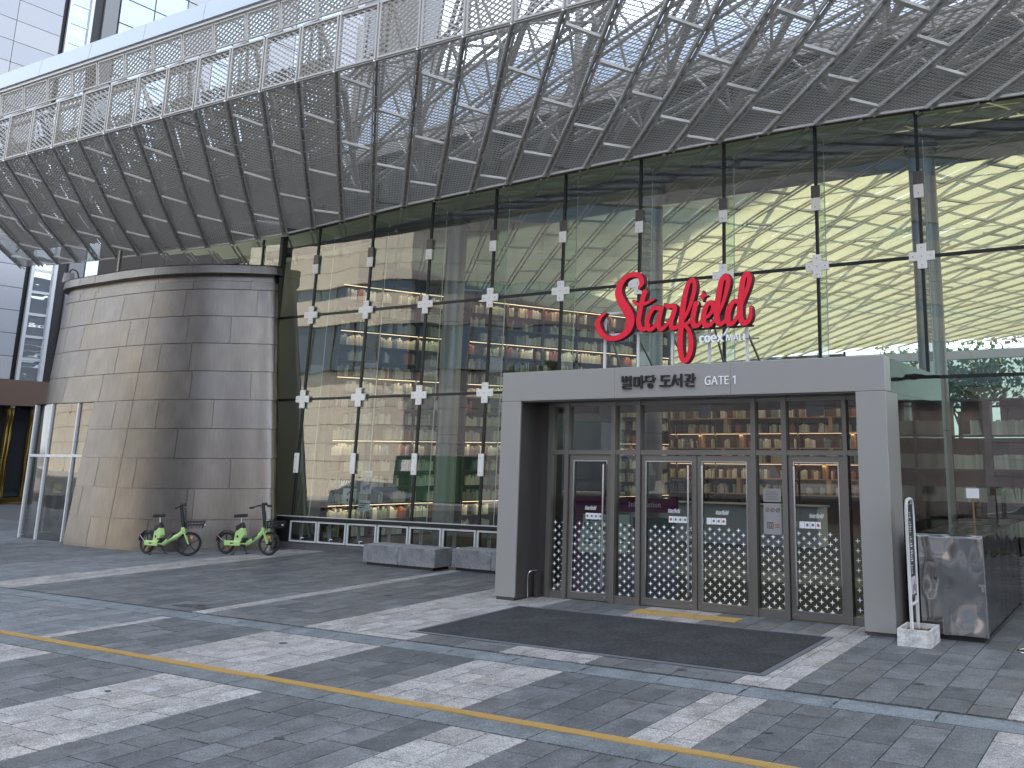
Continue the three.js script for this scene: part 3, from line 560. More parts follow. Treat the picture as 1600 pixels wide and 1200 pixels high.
function door(x0, x1, hingeRight) {
  const d = group('door', portal), st = 0.075, g0 = x0 + st, g1 = x1 - st;
  fr('stile', x0 + 0.004, g0, 0.012, 2.17, 0.03, d); fr('stile', g1, x1 - 0.004, 0.012, 2.17, 0.03, d);
  fr('top_rail', g0, g1, 2.09, 2.17, 0.03, d); fr('bottom_rail', g0, g1, 0.012, 0.11, 0.03, d);
  mesh('glazing_bead', mergeGeometries([boxGeo(g0, g0 + 0.014, 0.124, 2.076, ZD + 0.02, ZD + 0.036), boxGeo(g1 - 0.014, g1, 0.124, 2.076, ZD + 0.02, ZD + 0.036), boxGeo(g0, g1, 0.11, 0.124, ZD + 0.02, ZD + 0.036), boxGeo(g0, g1, 2.076, 2.09, ZD + 0.02, ZD + 0.036)]), M.chrome, d);
  mesh('pane', new THREE.PlaneGeometry(g1 - g0, 1.98).translate((g0 + g1) / 2, 1.1, ZD), doorGlass, d);
  starFilm(d, g0, g1);
  const hx = hingeRight ? g0 + 0.035 : g1 - 0.035, h = d;
  tube('pull_handle', M.chrome, h, V(hx, 0.2, ZD + 0.1), V(hx, 2.03, ZD + 0.1), 0.016);
  for (const y of [0.4, 1.1, 1.8]) tube('handle_mount', M.chrome, h, V(hx, y, ZD + 0.03), V(hx, y, ZD + 0.1), 0.01);
  mesh('lock', new THREE.CylinderGeometry(0.018, 0.018, 0.02, 12).rotateX(Math.PI / 2).translate(hingeRight ? x0 + 0.04 : x1 - 0.09, 0.06, ZD + 0.038), M.chrome, d);
  // sticker strip of four pictograms and the script mark above it
  const sx = hingeRight ? g0 + 0.06 : g1 - 0.4, sk = d;
  mesh('sticker_strip', mergeGeometries([0, 1, 2, 3].map((i) => boxGeo(sx + i * 0.078, sx + i * 0.078 + 0.072, 1.2, 1.29, ZD + 0.004, ZD + 0.006))), printW, sk);
  mesh('sticker_pictograms', mergeGeometries([1, 2, 3].map((i) => new THREE.CircleGeometry(0.02, 10).translate(sx + i * 0.078 + 0.036, 1.247, ZD + 0.0085))), printGrey, sk);
  mesh('sticker_red_mark', new THREE.CircleGeometry(0.02, 10).translate(sx + (hingeRight ? 3 : 0) * 0.078 + 0.036, 1.247, ZD + 0.0105), printRed, sk);
  const mk = text('Starfield', 0.055, 0.002, fontS, 0.6); mk.applyMatrix4(new THREE.Matrix4().makeShear(0, 0, 0.25, 0, 0, 0)); mk.translate(hingeRight ? sx + 0.14 : sx - 0.02, 1.34, ZD + 0.004); mesh('script_mark', mk, printW, d);
}
door(-8.29, -7.51, false); door(-6.98, -6.045, false); door(-6.035, -5.17, true); door(-4.62, -3.817, true);
// blank grey papers on the transom glass and the notice board in the right side light
for (const [x, y, w] of [[-7.78, 2.72, 0.2], [-6.05, 2.72, 0.22], [-4.35, 2.72, 0.26]]) { const p = block('paper_sheet', std([0.3, 0.31, 0.34], 0.7), scene, x, x + w, y, y + 0.22, ZD - 0.02, ZD - 0.017); tag(p, `plain grey paper taped behind the transom glass ${w < 0.21 ? 'of the left door' : w < 0.25 ? 'above the double doors' : 'above the right door'}`, 'paper', 'grey papers behind the transom glass'); }
const notice = thing('door_notice', 'grey notice with pictograms and a camera symbol on the glass between the doors', 'notice', null, [-5.01, 1.1, ZD + 0.012]);
block('upper_sheet', noticeGrey, notice, 0, 0.27, 0.44, 0.62, 0, 0.003); block('lower_sheet', noticeGrey, notice, 0, 0.27, 0, 0.42, 0, 0.003);
mesh('pictograms', mergeGeometries([0, 1, 2].flatMap((i) => [new THREE.RingGeometry(0.022, 0.03, 16).translate(0.06 + i * 0.078, 0.33, 0.005), new THREE.PlaneGeometry(0.05, 0.007).rotateZ(0.8).translate(0.06 + i * 0.078, 0.33, 0.007)])), std([0.1, 0.03, 0.03], 0.6), notice);
mesh('camera_symbol', mergeGeometries([new THREE.RingGeometry(0.018, 0.026, 16).translate(0.1, 0.12, 0.005), ...[[0.055, 0.145, 0.08, 0.088], [0.055, 0.145, 0.155, 0.163]].map(([a, b, c, d]) => new THREE.PlaneGeometry(b - a, d - c).translate((a + b) / 2, (c + d) / 2, 0.0065)), ...[[0.055, 0.062], [0.138, 0.145]].map(([a, b]) => new THREE.PlaneGeometry(b - a, 0.067).translate((a + b) / 2, 0.1215, 0.008))]), M.black, notice);
mesh('red_lines', mergeGeometries([0.1, 0.13].map((y) => new THREE.PlaneGeometry(0.07, 0.012).translate(0.205, y, 0.005))), std([0.35, 0.03, 0.03], 0.6), notice);
mesh('text_lines', mergeGeometries([...Array(6)].map((_, i) => new THREE.PlaneGeometry(0.21 - (i % 3) * 0.03, 0.006).translate(0.125, 0.47 + i * 0.022, 0.005))), std([0.08, 0.08, 0.08], 0.6), notice);
// little chrome stop post by the left reveal
const stopP = thing('door_stop_post', 'small bent steel guard at the foot of the left reveal', 'guard', null, [-8.78, 0, ZD + 0.12]);
mesh('guard_rod', new THREE.TubeGeometry(new THREE.CatmullRomCurve3([V(-0.04, 0, 0.2), V(-0.04, 0.36, 0.2), V(-0.02, 0.4, 0.18), V(0, 0.405, 0.05)]), 16, 0.012, 8), M.chrome, stopP); block('guard_box', M.portalDark, stopP, -0.03, 0.03, 0, 0.36, -0.06, 0.06);

// lettering on the header ------------------------------------------------------
const kBlack = std([0.012, 0.012, 0.013], 0.4), wordK = thing('korean_lettering', 'black raised Korean letters on the grey portal header', 'lettering', null, [-7.0, 3.14, ZP]);
// each syllable in a 10 x 10 cell, strokes as [x0, x1, y0, y1]; rings as ['o', x, y, r]
const syl = {
  byeol: [[0.3, 1.7, 5, 10], [3.6, 5, 5, 10], [1.7, 3.6, 7.2, 8.2], [1.7, 3.6, 5, 6.1], [7.6, 9, 4.2, 10], [5.3, 7.6, 8.2, 9.1], [5.3, 7.6, 6.2, 7.1], [1.2, 9, 3.1, 4], [7.7, 9, 1.9, 3.1], [1.2, 9, 1.7, 2.5], [1.2, 2.5, 0.6, 1.7], [1.2, 9.2, -0.3, 0.6]],
  ma: [[0.4, 1.9, 1.5, 9], [4.2, 5.7, 1.5, 9], [1.9, 4.2, 7.7, 9], [1.9, 4.2, 1.5, 2.8], [6.9, 8.4, -0.2, 10], [8.4, 10, 4.5, 5.8]],
  dang: [[0.5, 1.9, 4.6, 9.6], [1.9, 5.6, 8.4, 9.6], [1.9, 6, 4.6, 5.7], [6.9, 8.3, 4, 10], [8.3, 9.9, 6.5, 7.7], ['o', 5.2, 1.75, 2.1]],
  dot: [[1.2, 2.6, 4.9, 9.4], [2.6, 8.8, 8.2, 9.4], [2.6, 9, 4.9, 6.1], [4.4, 5.9, 1.9, 4.9], [0.2, 9.8, 0.6, 1.9]],
  seo: [['/', 3, 9.6, 0.3, 1.4], ['/', 2.9, 6.8, 5.6, 1.6], [7.6, 9.1, -0.2, 10], [5.4, 7.6, 5.2, 6.5]],
  gwan: [[0.8, 5.4, 8.4, 9.5], [4, 5.4, 5.6, 8.4], [2.4, 3.7, 4.4, 6.6], [0.3, 6.2, 3.4, 4.5], [7, 8.4, 2.4, 10], [8.4, 9.9, 5.9, 7.1], [1.6, 3, 0.4, 2.7], [3, 8.9, -0.1, 1.1]],
};
[['byeol', 0], ['ma', 0.2], ['dang', 0.395], ['dot', 0.645], ['seo', 0.845], ['gwan', 1.045]].forEach(([s, x]) => {
  const k = 0.0188, gs = syl[s].map((q, i) => {
    const dz = 0.03 + i * 0.0006;
    if (q[0] === 'o') { const sh = new THREE.Shape().absellipse(q[1] * k, q[2] * k, q[3] * k * 1.15, q[3] * k, 0, Math.PI * 2); sh.holes.push(new THREE.Path().absellipse(q[1] * k, q[2] * k, q[3] * k * 0.5, q[3] * k * 0.38, 0, Math.PI * 2, true)); return new THREE.ExtrudeGeometry(sh, { depth: dz, bevelEnabled: false, curveSegments: 14 }); }
    if (q[0] === '/') { const [, xa, ya, xb, yb] = q, n = V(yb - ya, xa - xb, 0).normalize().multiplyScalar(0.75), sh = new THREE.Shape([[xa - n.x, ya - n.y], [xa + n.x, ya + n.y], [xb + n.x, yb + n.y], [xb - n.x, yb - n.y]].map(([a, b]) => new THREE.Vector2(a * k, b * k))); return new THREE.ExtrudeGeometry(sh, { depth: dz, bevelEnabled: false }); }
    return boxGeo(q[0] * k, q[1] * k, q[2] * k, q[3] * k, 0.002, dz).toNonIndexed();
  });
  mesh('syllable', mergeGeometries(gs), kBlack, wordK).position.x = x;
});
const gateW = thing('gate_lettering', 'white raised GATE 1 lettering beside the black Korean letters', 'lettering', null, [-5.625, 3.155, ZP + 0.002]);
{ let x = 0; const s = 0.118; for (const ch of 'GATE 1') { if (ch === ' ') { x += 0.05; continue; } const g = text(ch, s, 0.014, fontR, 0.98), w = g.boundingBox.max.x - g.boundingBox.min.x; g.computeBoundingBox(); const m = mesh('letter', g, std([0.8, 0.8, 0.8], 0.45), gateW); m.position.x = x; x += g.boundingBox.max.x + 0.014; } }
// the red script sign on its frame ----------------------------------------------
const ZS = -11.95;
const STROKES = {"S":[[-6.805,4.675,0.041],[-6.754,4.758,0.083],[-6.791,4.859,0.083],[-6.891,4.893,0.075],[-7.031,4.867,0.079],[-7.14,4.752,0.103],[-7.165,4.63,0.128],[-7.096,4.467,0.143],[-6.988,4.311,0.15],[-6.947,4.187,0.146],[-6.985,4.051,0.116],[-7.099,3.959,0.086],[-7.259,3.923,0.071],[-7.412,3.972,0.086],[-7.516,4.092,0.101],[-7.533,4.198,0.086],[-7.469,4.286,0.056],[-7.398,4.322,0.019]],"t":[[-6.7,4.607,0.083],[-6.744,4.475,0.083],[-6.786,4.288,0.083],[-6.804,4.152,0.086],[-6.76,4.046,0.079],[-6.686,4.041,0.064],[-6.617,4.092,0.045]],"t2":[[-6.902,4.484,0.034],[-6.826,4.426,0.053],[-6.689,4.428,0.053],[-6.538,4.48,0.03]],"a":[[-6.437,4.329,0.064],[-6.533,4.348,0.064],[-6.625,4.234,0.071],[-6.657,4.108,0.079],[-6.618,4.029,0.071],[-6.541,4.049,0.06],[-6.47,4.147,0.049],[-6.421,4.28,0.041]],"a2":[[-6.402,4.343,0.064],[-6.44,4.196,0.075],[-6.459,4.078,0.079],[-6.42,4.022,0.071],[-6.35,4.046,0.053],[-6.274,4.134,0.041]],"r":[[-6.351,4.391,0.038],[-6.299,4.353,0.068],[-6.208,4.358,0.064],[-6.18,4.331,0.075],[-6.204,4.231,0.079],[-6.242,4.115,0.079],[-6.231,4.034,0.075],[-6.161,4.026,0.056],[-6.086,4.089,0.045]],"f":[[-6.086,4.089,0.045],[-5.984,4.216,0.053],[-5.899,4.411,0.064],[-5.849,4.61,0.071],[-5.87,4.722,0.06],[-5.935,4.693,0.068],[-5.998,4.537,0.086],[-6.043,4.321,0.094],[-6.068,4.104,0.098],[-6.087,3.871,0.09],[-6.081,3.672,0.086],[-6.045,3.546,0.075],[-5.995,3.532,0.071],[-5.945,3.599,0.079],[-5.911,3.746,0.083],[-5.92,3.895,0.075],[-5.966,4.006,0.064],[-6.017,4.054,0.049],[-5.956,4.084,0.045],[-5.882,4.142,0.041]],"i":[[-5.831,4.359,0.083],[-5.863,4.224,0.083],[-5.882,4.109,0.086],[-5.851,4.037,0.079],[-5.791,4.043,0.06],[-5.727,4.115,0.045]],"e":[[-5.727,4.112,0.041],[-5.626,4.167,0.049],[-5.553,4.261,0.064],[-5.565,4.35,0.068],[-5.63,4.344,0.071],[-5.686,4.237,0.079],[-5.705,4.114,0.086],[-5.669,4.029,0.079],[-5.597,4.034,0.06],[-5.51,4.109,0.045]],"l":[[-5.51,4.109,0.045],[-5.409,4.292,0.053],[-5.335,4.501,0.068],[-5.303,4.664,0.079],[-5.341,4.731,0.071],[-5.399,4.681,0.079],[-5.444,4.51,0.09],[-5.481,4.297,0.094],[-5.488,4.133,0.094],[-5.45,4.038,0.079],[-5.389,4.047,0.06],[-5.331,4.114,0.041]],"d":[[-5.131,4.334,0.06],[-5.213,4.346,0.064],[-5.285,4.25,0.083],[-5.317,4.121,0.09],[-5.287,4.028,0.079],[-5.218,4.046,0.06],[-5.151,4.151,0.045]],"d2":[[-5.151,4.151,0.045],[-5.06,4.381,0.056],[-4.982,4.579,0.071],[-4.968,4.693,0.075],[-5.009,4.734,0.068],[-5.059,4.673,0.079],[-5.093,4.498,0.09],[-5.118,4.271,0.094],[-5.113,4.108,0.09],[-5.073,4.027,0.083],[-5.0,4.042,0.071],[-4.957,4.13,0.064],[-4.955,4.246,0.038]]};
const signRed = std([0.72, 0.012, 0.035], 0.35), signShadeEdge = std([0.09, 0.006, 0.012], 0.5);  // edge red is darkened to stand for the shadow side of the letters
const sign = thing('script_sign', 'large red Starfield script sign standing on the portal roof', 'sign');
function strokeGeo(pts, depth, dz) {
  const c = new THREE.CatmullRomCurve3(pts.map(([x, y, w]) => V(x, y, w)), false, 'centripetal'), n = pts.length * 9, P = c.getPoints(n);
  const outline = (grow, z0, z1, faces) => {
    const pos = [], ix = []; const ring = [];
    P.forEach((p, i) => {
      const a = P[Math.max(0, i - 1)], b = P[Math.min(n, i + 1)], t = V(b.x - a.x, b.y - a.y, 0).normalize(), nn = V(-t.y, t.x, 0), h = Math.max(0.012, p.z / 2) + grow, zz = dz * i / n;
      for (const [s, z] of [[1, z1], [-1, z1], [-1, z0], [1, z0]]) pos.push(p.x + nn.x * h * s, p.y + nn.y * h * s, z + zz); ring.push(i * 4);
    });
    for (let i = 0; i < n; i++) { const a = i * 4, b = a + 4; for (const [p, q] of faces) ix.push(a + p, b + p, b + q, a + p, b + q, a + q); }
    // round caps
    for (const [i, sg] of [[0, -1], [n, 1]]) { const p = P[i], a = P[Math.max(0, i - 1)], b = P[Math.min(n, i + 1)], t = V(b.x - a.x, b.y - a.y, 0).normalize().multiplyScalar(sg), nn = V(-t.y, t.x, 0), h = Math.max(0.012, p.z / 2) + grow, zz = dz * i / n, c0 = pos.length / 3; pos.push(p.x, p.y, z1 + zz);
      for (let k = 0; k <= 8; k++) { const th = Math.PI * (k / 8 - 0.5), u = Math.cos(th) * h, v = Math.sin(th) * h; pos.push(p.x + t.x * u + nn.x * v, p.y + t.y * u + nn.y * v, z1 + zz, p.x + t.x * u + nn.x * v, p.y + t.y * u + nn.y * v, z0 + zz); }
      for (let k = 0; k < 8; k++) { const q = c0 + 1 + k * 2; if (faces.length === 1) ix.push(c0, q, q + 2); else ix.push(q, q + 1, q + 3, q, q + 3, q + 2); } }
    const g = new THREE.BufferGeometry(); g.setAttribute('position', new THREE.Float32BufferAttribute(pos, 3)); g.setIndex(ix); const f = g.toNonIndexed(); f.computeVertexNormals(); return f;
  };
  return [outline(0, 0, depth, [[0, 1]]), outline(0.004, -depth, depth - 0.004, [[1, 2], [2, 3], [3, 0]])];
}
const letters = { S: ['S'], t: ['t', 't2'], a: ['a', 'a2'], r: ['r'], f: ['f'], i: ['i'], e: ['e'], l: ['l'], d: ['d', 'd2'] };
let lz = 0;
for (const [L, ks] of Object.entries(letters)) {
  const lg = group('letter', sign);
  const fs = [], es = []; for (const k of ks) { const [f, e] = strokeGeo(STROKES[k], 0.05, 0.006); lz += 0.0021; f.translate(0, 0, ZS + lz); e.translate(0, 0, ZS + lz); fs.push(f); es.push(e); }
  mesh('face', mergeGeometries(fs), signRed, lg); mesh('return', mergeGeometries(es), signShadeEdge, lg);
  if (L === 'i') { const sh = new THREE.Shape(); for (let q = 0; q < 8; q++) { const rad = q % 2 ? 0.034 : 0.088, th = q * Math.PI / 4; q ? sh.lineTo(rad * Math.sin(th), rad * Math.cos(th)) : sh.moveTo(0, rad); } const sg = new THREE.ExtrudeGeometry(sh, { depth: 0.1, bevelEnabled: false }); sg.translate(-5.724, 4.47, ZS - 0.05); mesh('star_dot', sg, [signRed, signShadeEdge], lg); }
}
const signFrame = M.whiteMetal;
for (const [x, y] of [[-7.48, 4.34], [-6.883, 4.02], [-6.287, 4.0], [-5.684, 4.4], [-5.083, 4.0]]) { bar('post', signFrame, sign, V(x, 3.45, ZS - 0.08), V(x, y, ZS - 0.08), 0.035, 0.035, V(0, 0, 1)); bar('brace', M.frame, sign, V(x + 0.02, 3.45, ZS - 0.6), V(x, y - 0.1, ZS - 0.1), 0.025, 0.025); }
bar('rail', signFrame, sign, V(-7.5, 4.34, ZS - 0.09), V(-6.9, 4.34, ZS - 0.09), 0.03, 0.035); bar('rail', signFrame, sign, V(-7.42, 4.005, ZS - 0.09), V(-6.1, 4.005, ZS - 0.09), 0.03, 0.035); bar('rail', M.frame, sign, V(-6.1, 4.0, ZS - 0.09), V(-4.98, 4.0, ZS - 0.09), 0.03, 0.03); bar('rail', signFrame, sign, V(-6.2, 4.34, ZS - 0.1), V(-5.0, 4.34, ZS - 0.1), 0.025, 0.025);
const coex = thing('mall_lettering', 'small white coex MALL lettering under the red script sign', 'lettering', null, [-5.785, 3.778, ZS + 0.02]);
{ let x = 0; const wm = std([0.82, 0.82, 0.8], 0.4); for (const [s, sz, f, gap] of [['c', 0.135, font, 0.008], ['o', 0.135, font, 0.008], ['e', 0.135, font, 0.004], ['x', 0.14, font, 0.045], ['M', 0.1, fontR, 0.012], ['A', 0.1, fontR, 0.012], ['L', 0.1, fontR, 0.012], ['L', 0.1, fontR, 0]]) { const g = text(s, sz, 0.04, f); g.computeBoundingBox(); const m = mesh('letter', g, wm, coex); m.position.x = x; x += g.boundingBox.max.x + gap; } bar('swash', std([0.82, 0.82, 0.8], 0.4), coex, V(0.39, 0.09, 0.02), V(0.47, 0.2, 0.02), 0.018, 0.03, V(0, 0, 1)); bar('rail', M.frame, coex, V(-0.02, 0.03, -0.06), V(0.9, 0.03, -0.06), 0.02, 0.02); }
// ================================================================ the metal drum beside the glass wall
const drum = thing('metal_drum', 'rounded wall of dark brushed metal panels beside the glass wall', 'building');
const baseC = new THREE.CatmullRomCurve3([[-18.95, -15.62], [-18.07, -14.88], [-18.4, -14.5], [-18.95, -14.08], [-19.55, -13.6], [-20.5, -13.29], [-21.73, -13.2], [-23.1, -13.27], [-24.5, -13.4], [-25.8, -13.58], [-26.85, -13.95], [-27.45, -14.7], [-27.6, -15.7]].map(([x, z]) => V(x, 0, z)));
const topC = new THREE.CatmullRomCurve3([[-20.0, -15.9], [-19.16, -15.2], [-19.42, -14.92], [-19.85, -14.58], [-20.45, -14.2], [-21.1, -13.98], [-21.96, -13.82], [-23.07, -13.77], [-24.1, -13.8], [-25.15, -13.84], [-26.2, -14.0], [-26.95, -14.55], [-27.15, -15.6]].map(([x, z]) => V(x, 0, z)));
const baseP = baseC.getPoints(240), topP = topC.getPoints(240), YT = 6.15;
const arc = [0]; for (let i = 1; i <= 240; i++) arc.push(arc[i - 1] + baseP[i].distanceTo(baseP[i - 1]));
const ARC = arc[240];
function drumAt(t, y, out = 0) {   // t 0..1 along the wall by parameter
  const f = t * 240, i = Math.min(239, Math.floor(f)), u = f - i, k = y / YT;
  const p = baseP[i].clone().lerp(baseP[i + 1], u), q = topP[i].clone().lerp(topP[i + 1], u), r = p.lerp(q, k);
  if (out) { const a = drumAt(Math.max(0, t - 0.01), y), b = drumAt(Math.min(1, t + 0.01), y), d = b.sub(a).normalize(); r.addScaledVector(V(d.z, 0, -d.x), out); }
  r.y = y; return r;
}
const drumMat = [[0.25, 0.228, 0.203], [0.238, 0.22, 0.2], [0.262, 0.237, 0.208], [0.245, 0.228, 0.212]].map((c) => std(c, 0.42, 1, { map: rep(brushTex, 0.5, 0.5), roughnessMap: rep(brushRough, 0.5, 0.5) }));
drumMat.forEach((m) => { m.roughness = 0.48; });
const cornerT = 0.5;     // the seam that every course shares
const ROW = 0.6835;
const tDoor = 0.615;     // left of this, courses 0-4 are the glazed doors
function panel(t0, t1, y0, y1, mi, out = 0, name = 'metal_panel') {
  const g = 0.007 / ARC, nu = Math.max(3, Math.round((t1 - t0) * 80)), ox = rnd() * 3, oy = rnd() * 3;
  return mesh(name, surface(nu, 1, (u, v) => drumAt(lerp(t0 + g, t1 - g, u), lerp(y0 + 0.008, y1 - 0.008, v), out), (u, v) => [ox + (t1 - t0) * ARC * u, oy + (y1 - y0) * v]), drumMat[mi], drum);
}
const toT = (s) => { let i = 0; while (i < 240 && arc[i] < s) i++; return i / 240; };
const cuts = [[0.36, 0.62], [0.2, 0.4], [0.29, 0.6], [0.13, 0.33], [0.23, 0.42], [0.34, 0.555], [0.15, 0.3], [0.26, 0.4], [0.35, 0.68]];
for (let r = 0; r < 9; r++) {
  const y0 = r * ROW + (r === 0 ? 0.06 : 0), y1 = (r + 1) * ROW;
  const cs = [0, cornerT - cuts[r][0] * 0.93, cornerT - [0.09, 0.17, 0.04, 0.13, 0.07, 0.15, 0.05, 0.12, 0.1][r], cornerT, cornerT + [0.05, 0.09, 0.06, 0.11, 0.045, 0.1, 0.07, 0.05, 0.085][r], cornerT + [0.2, 0.16, 0.22, 0.18, 0.2, 0.23, 0.17, 0.21, 0.19][r], 0.78, 0.88, 1].sort((a, b) => a - b).filter((c, i, a) => !i || c - a[i - 1] > 0.015);
  for (let i = 0; i < cs.length - 1; i++) {
    let a = cs[i], b = cs[i + 1]; if (r < 5) { if (a >= tDoor) continue; if (b > tDoor) b = tDoor; }
    panel(a, b, y0, y1, Math.floor(rnd() * 4));
  }
}
mesh('backing', surface(60, 1, (u, v) => drumAt(lerp(0.01, tDoor, u), lerp(0, 6.3, v), -0.03)), drumMat[1], drum); mesh('backing', surface(40, 1, (u, v) => drumAt(lerp(tDoor, 1, u), lerp(5 * ROW, 6.3, v), -0.03)), drumMat[1], drum);
mesh('foot_gap', surface(60, 1, (u, v) => drumAt(lerp(0, tDoor, u), lerp(-0.02, 0.06, v), -0.02)), drumMat[1], drum);
// courses above: a narrow band, a shadow groove, and the projecting rim
for (const [a, b] of [[0, 0.2], [0.2, 0.38], [0.38, cornerT], [cornerT, 0.7], [0.7, 0.76], [0.76, 1]]) { panel(a, b, 6.152, 6.37, 1); panel(a, b, 6.372, 6.5, 0, -0.05); panel(a, b, 6.56, 6.78, 3, 0.1, 'rim_panel'); }
mesh('rim_soffit', surface(60, 1, (u, v) => { const p = drumAt(u, 6.5, lerp(-0.06, 0.1, v)); p.y = 6.555; return p; }), drumMat[1], drum);
mesh('rim_groove', surface(60, 1, (u, v) => drumAt(u, lerp(6.49, 6.56, v), -0.055)), drumMat[1], drum);
mesh('rim_top', surface(60, 1, (u, v) => { const p = drumAt(u, 6.5, 0.1).lerp(V(-22.4, 0, -16.5), v * 0.9); p.y = 6.785; return p; }), M.portalDark, drum);
// glazed doors in the left end, upright under the leaning courses
const dglass = glass([0.4, 0.43, 0.43], 2.0), tEnd = 0.875, doorAt = (t, y, out) => { const p = drumAt(t, 0.0, out - lerp(0.52, 0.0, Math.min(1, Math.max(0, (t - 0.52) / 0.3)))); p.y = y; return p; };
const seams = [tDoor - 0.075, 0.655, 0.73, 0.8, tEnd];
seams.forEach((t) => bar('door_mullion', M.whiteMetal, drum, doorAt(t, 0, 0.01), doorAt(t, 5 * ROW, 0.01), 0.05, 0.06, V(0, 0, 1)));
for (let i = 0; i < seams.length - 1; i++) {
  const a = seams[i], b = seams[i + 1];
  for (const [y0, y1] of [[0.02, 2.05], [2.13, 3.41]]) mesh('door_pane', surface(3, 1, (u, v) => doorAt(lerp(a + 0.003, b - 0.003, u), lerp(y0, y1, v), -0.01)), i === 3 ? std([0.4, 0.43, 0.45], 0.25, 0.4) : dglass, drum);
  bar('door_rail', M.whiteMetal, drum, doorAt(a, 2.09, 0.012), doorAt(b, 2.09, 0.012), 0.06, 0.07);
}
mesh('inner_wall', surface(30, 1, (u, v) => doorAt(lerp(0.56, 0.99, u), lerp(0, 3.6, v), -0.75)), std([0.2, 0.2, 0.205], 0.8), drum);
mesh('inner_ceiling', surface(30, 1, (u, v) => doorAt(lerp(0.56, 0.99, u), 3.43, lerp(-0.9, 0.02, v))), std([0.2, 0.2, 0.205], 0.8), drum);
mesh('inner_return', surface(1, 1, (u, v) => doorAt(tDoor - 0.035, lerp(0, 3.5, v), lerp(-0.8, -0.06, u))), std([0.2, 0.2, 0.205], 0.8), drum);
for (const t of [0.876, 0.936]) mesh('end_panel', surface(6, 1, (u, v) => doorAt(lerp(t, t + 0.056, u), lerp(0.02, 3.41, v), 0)), drumMat[2], drum);
// poster in the doorway
const poster = thing('summer_poster', 'dark shop poster with yellow SUMMER lettering behind the drum doors', 'poster'); { const p = doorAt(0.705, 0, -0.16); poster.position.set(p.x, 0.6, p.z); poster.rotation.y = -0.25; }
block('sheet', std([0.015, 0.015, 0.017], 0.5), poster, -0.4, 0.4, -0.1, 0.95, -0.01, 0); { const g = text('SUMMER', 0.13, 0.003, font, 0.95); g.translate(-0.31, 0.65, 0.004); mesh('yellow_text', g, std([0.72, 0.72, 0.05], 0.6), poster); block('white_line', printW, poster, -0.33, 0.3, 0.56, 0.6, 0.001, 0.005); block('grey_patch', printGrey, poster, -0.3, 0.05, 0.1, 0.5, 0.001, 0.005); }
// dome camera hung on a bent arm beside the rim
const cctv = thing('dome_camera', 'white dome security camera on a bent arm above the drum rim', 'camera', null, [-27.9, 6.75, -14.9]);
mesh('arm', new THREE.TubeGeometry(new THREE.CatmullRomCurve3([V(0.45, 0.16, -0.1), V(0.3, 0.62, -0.05), V(0.1, 0.7, 0), V(0, 0.6, 0)]), 16, 0.022, 8), M.portalDark, cctv);
mesh('housing', new THREE.CylinderGeometry(0.13, 0.16, 0.28, 20).translate(0, 0.45, 0), std([0.5, 0.5, 0.52], 0.4), cctv); mesh('dome', new THREE.SphereGeometry(0.13, 20, 12, 0, Math.PI * 2, Math.PI / 2, Math.PI / 2).translate(0, 0.31, 0), std([0.01, 0.01, 0.012], 0.1), cctv);
block('rim_post', M.frame, drum, -24.75, -24.68, 6.78, 7.62, -14.5, -14.43);

// ================================================================ plant storey above and behind the drum
const annex = thing('plant_storey', 'dark brown clad storey behind the drum under the canopy', 'building');
const annexMat = std([0.07, 0.06, 0.052], 0.6, 0.3), annexPale = std([0.5, 0.46, 0.36], 0.7);
for (let i = 0; i < 10; i++) for (let r = 0; r < 4; r++) block('cladding_panel', annexMat, annex, -32 + i * 1.24 + 0.01, -32 + (i + 1) * 1.24 - 0.01, 7.9 + r * 0.9 + 0.01, 7.9 + (r + 1) * 0.9 - 0.01, -18.2, -18);
block('lower_wall', annexPale, annex, -27.2, -19.6, 0, 7.88, -18.2, -18); block('roof_slab', annexMat, annex, -32, -19.6, 11.55, 11.7, -40, -17.6); block('core', M.black, annex, -31.8, -19.7, 7.9, 11.5, -30, -18.25);
// ================================================================ the white tower to the left
const tower = thing('white_tower', 'tall white panelled tower with dark glass strips behind the drum', 'tower');
const TX = -43, towerMat = [[0.38, 0.385, 0.405], [0.4, 0.405, 0.42], [0.365, 0.375, 0.4]].map((c) => std(c, 0.32, 0.25)), TH = 120;
block('core', std([0.2, 0.2, 0.21], 0.6), tower, -62, TX - 0.35, 5.2, TH, -46.5, -9);
const towerPart = (name, mat, z0, z1, y0, y1, d = 0, th = 0.1) => block(name, mat, tower, TX + d - th, TX + d, y0, y1, z1, z0);
const pg = new THREE.BoxGeometry(1, 1, 1);
for (let r = 0; r < 26; r++) {   // panel courses of the white face nearest the frame
  const y0 = 5.2 + r * 0.985;
  for (const [z0, z1] of [[-15.2, -17.4], [-17.4, -19.3], [-19.3, -21.15]]) towerPart('white_panel', towerMat[Math.floor(rnd() * 3)], z0 - 0.012, z1 + 0.012, y0 + 0.012, y0 + 0.973);
}
towerPart('white_cladding', towerMat[0], -9, -15.2, 5.2, TH); towerPart('white_cladding', towerMat[1], -15.2, -21.15, 5.2 + 26 * 0.985, TH);
towerPart('dark_reveal', M.black, -21.16, -21.4, 4, TH, -0.12); towerPart('dark_reveal', M.black, -22.4, -22.95, 4, TH, -0.12); towerPart('dark_reveal', std([0.2, 0.2, 0.21], 0.5), -22.95, -23.6, 4, TH, -0.02);
const skyGlass = std([0.03, 0.04, 0.05], 0.02, 0, { bumpMap: rep(oilcan, 0.5, 1), bumpScale: 0.02 }); skyGlass.metalness = 0.75; skyGlass.color.setRGB(0.5, 0.55, 0.6);
const winFrame = std([0.55, 0.56, 0.57], 0.4, 0.4);
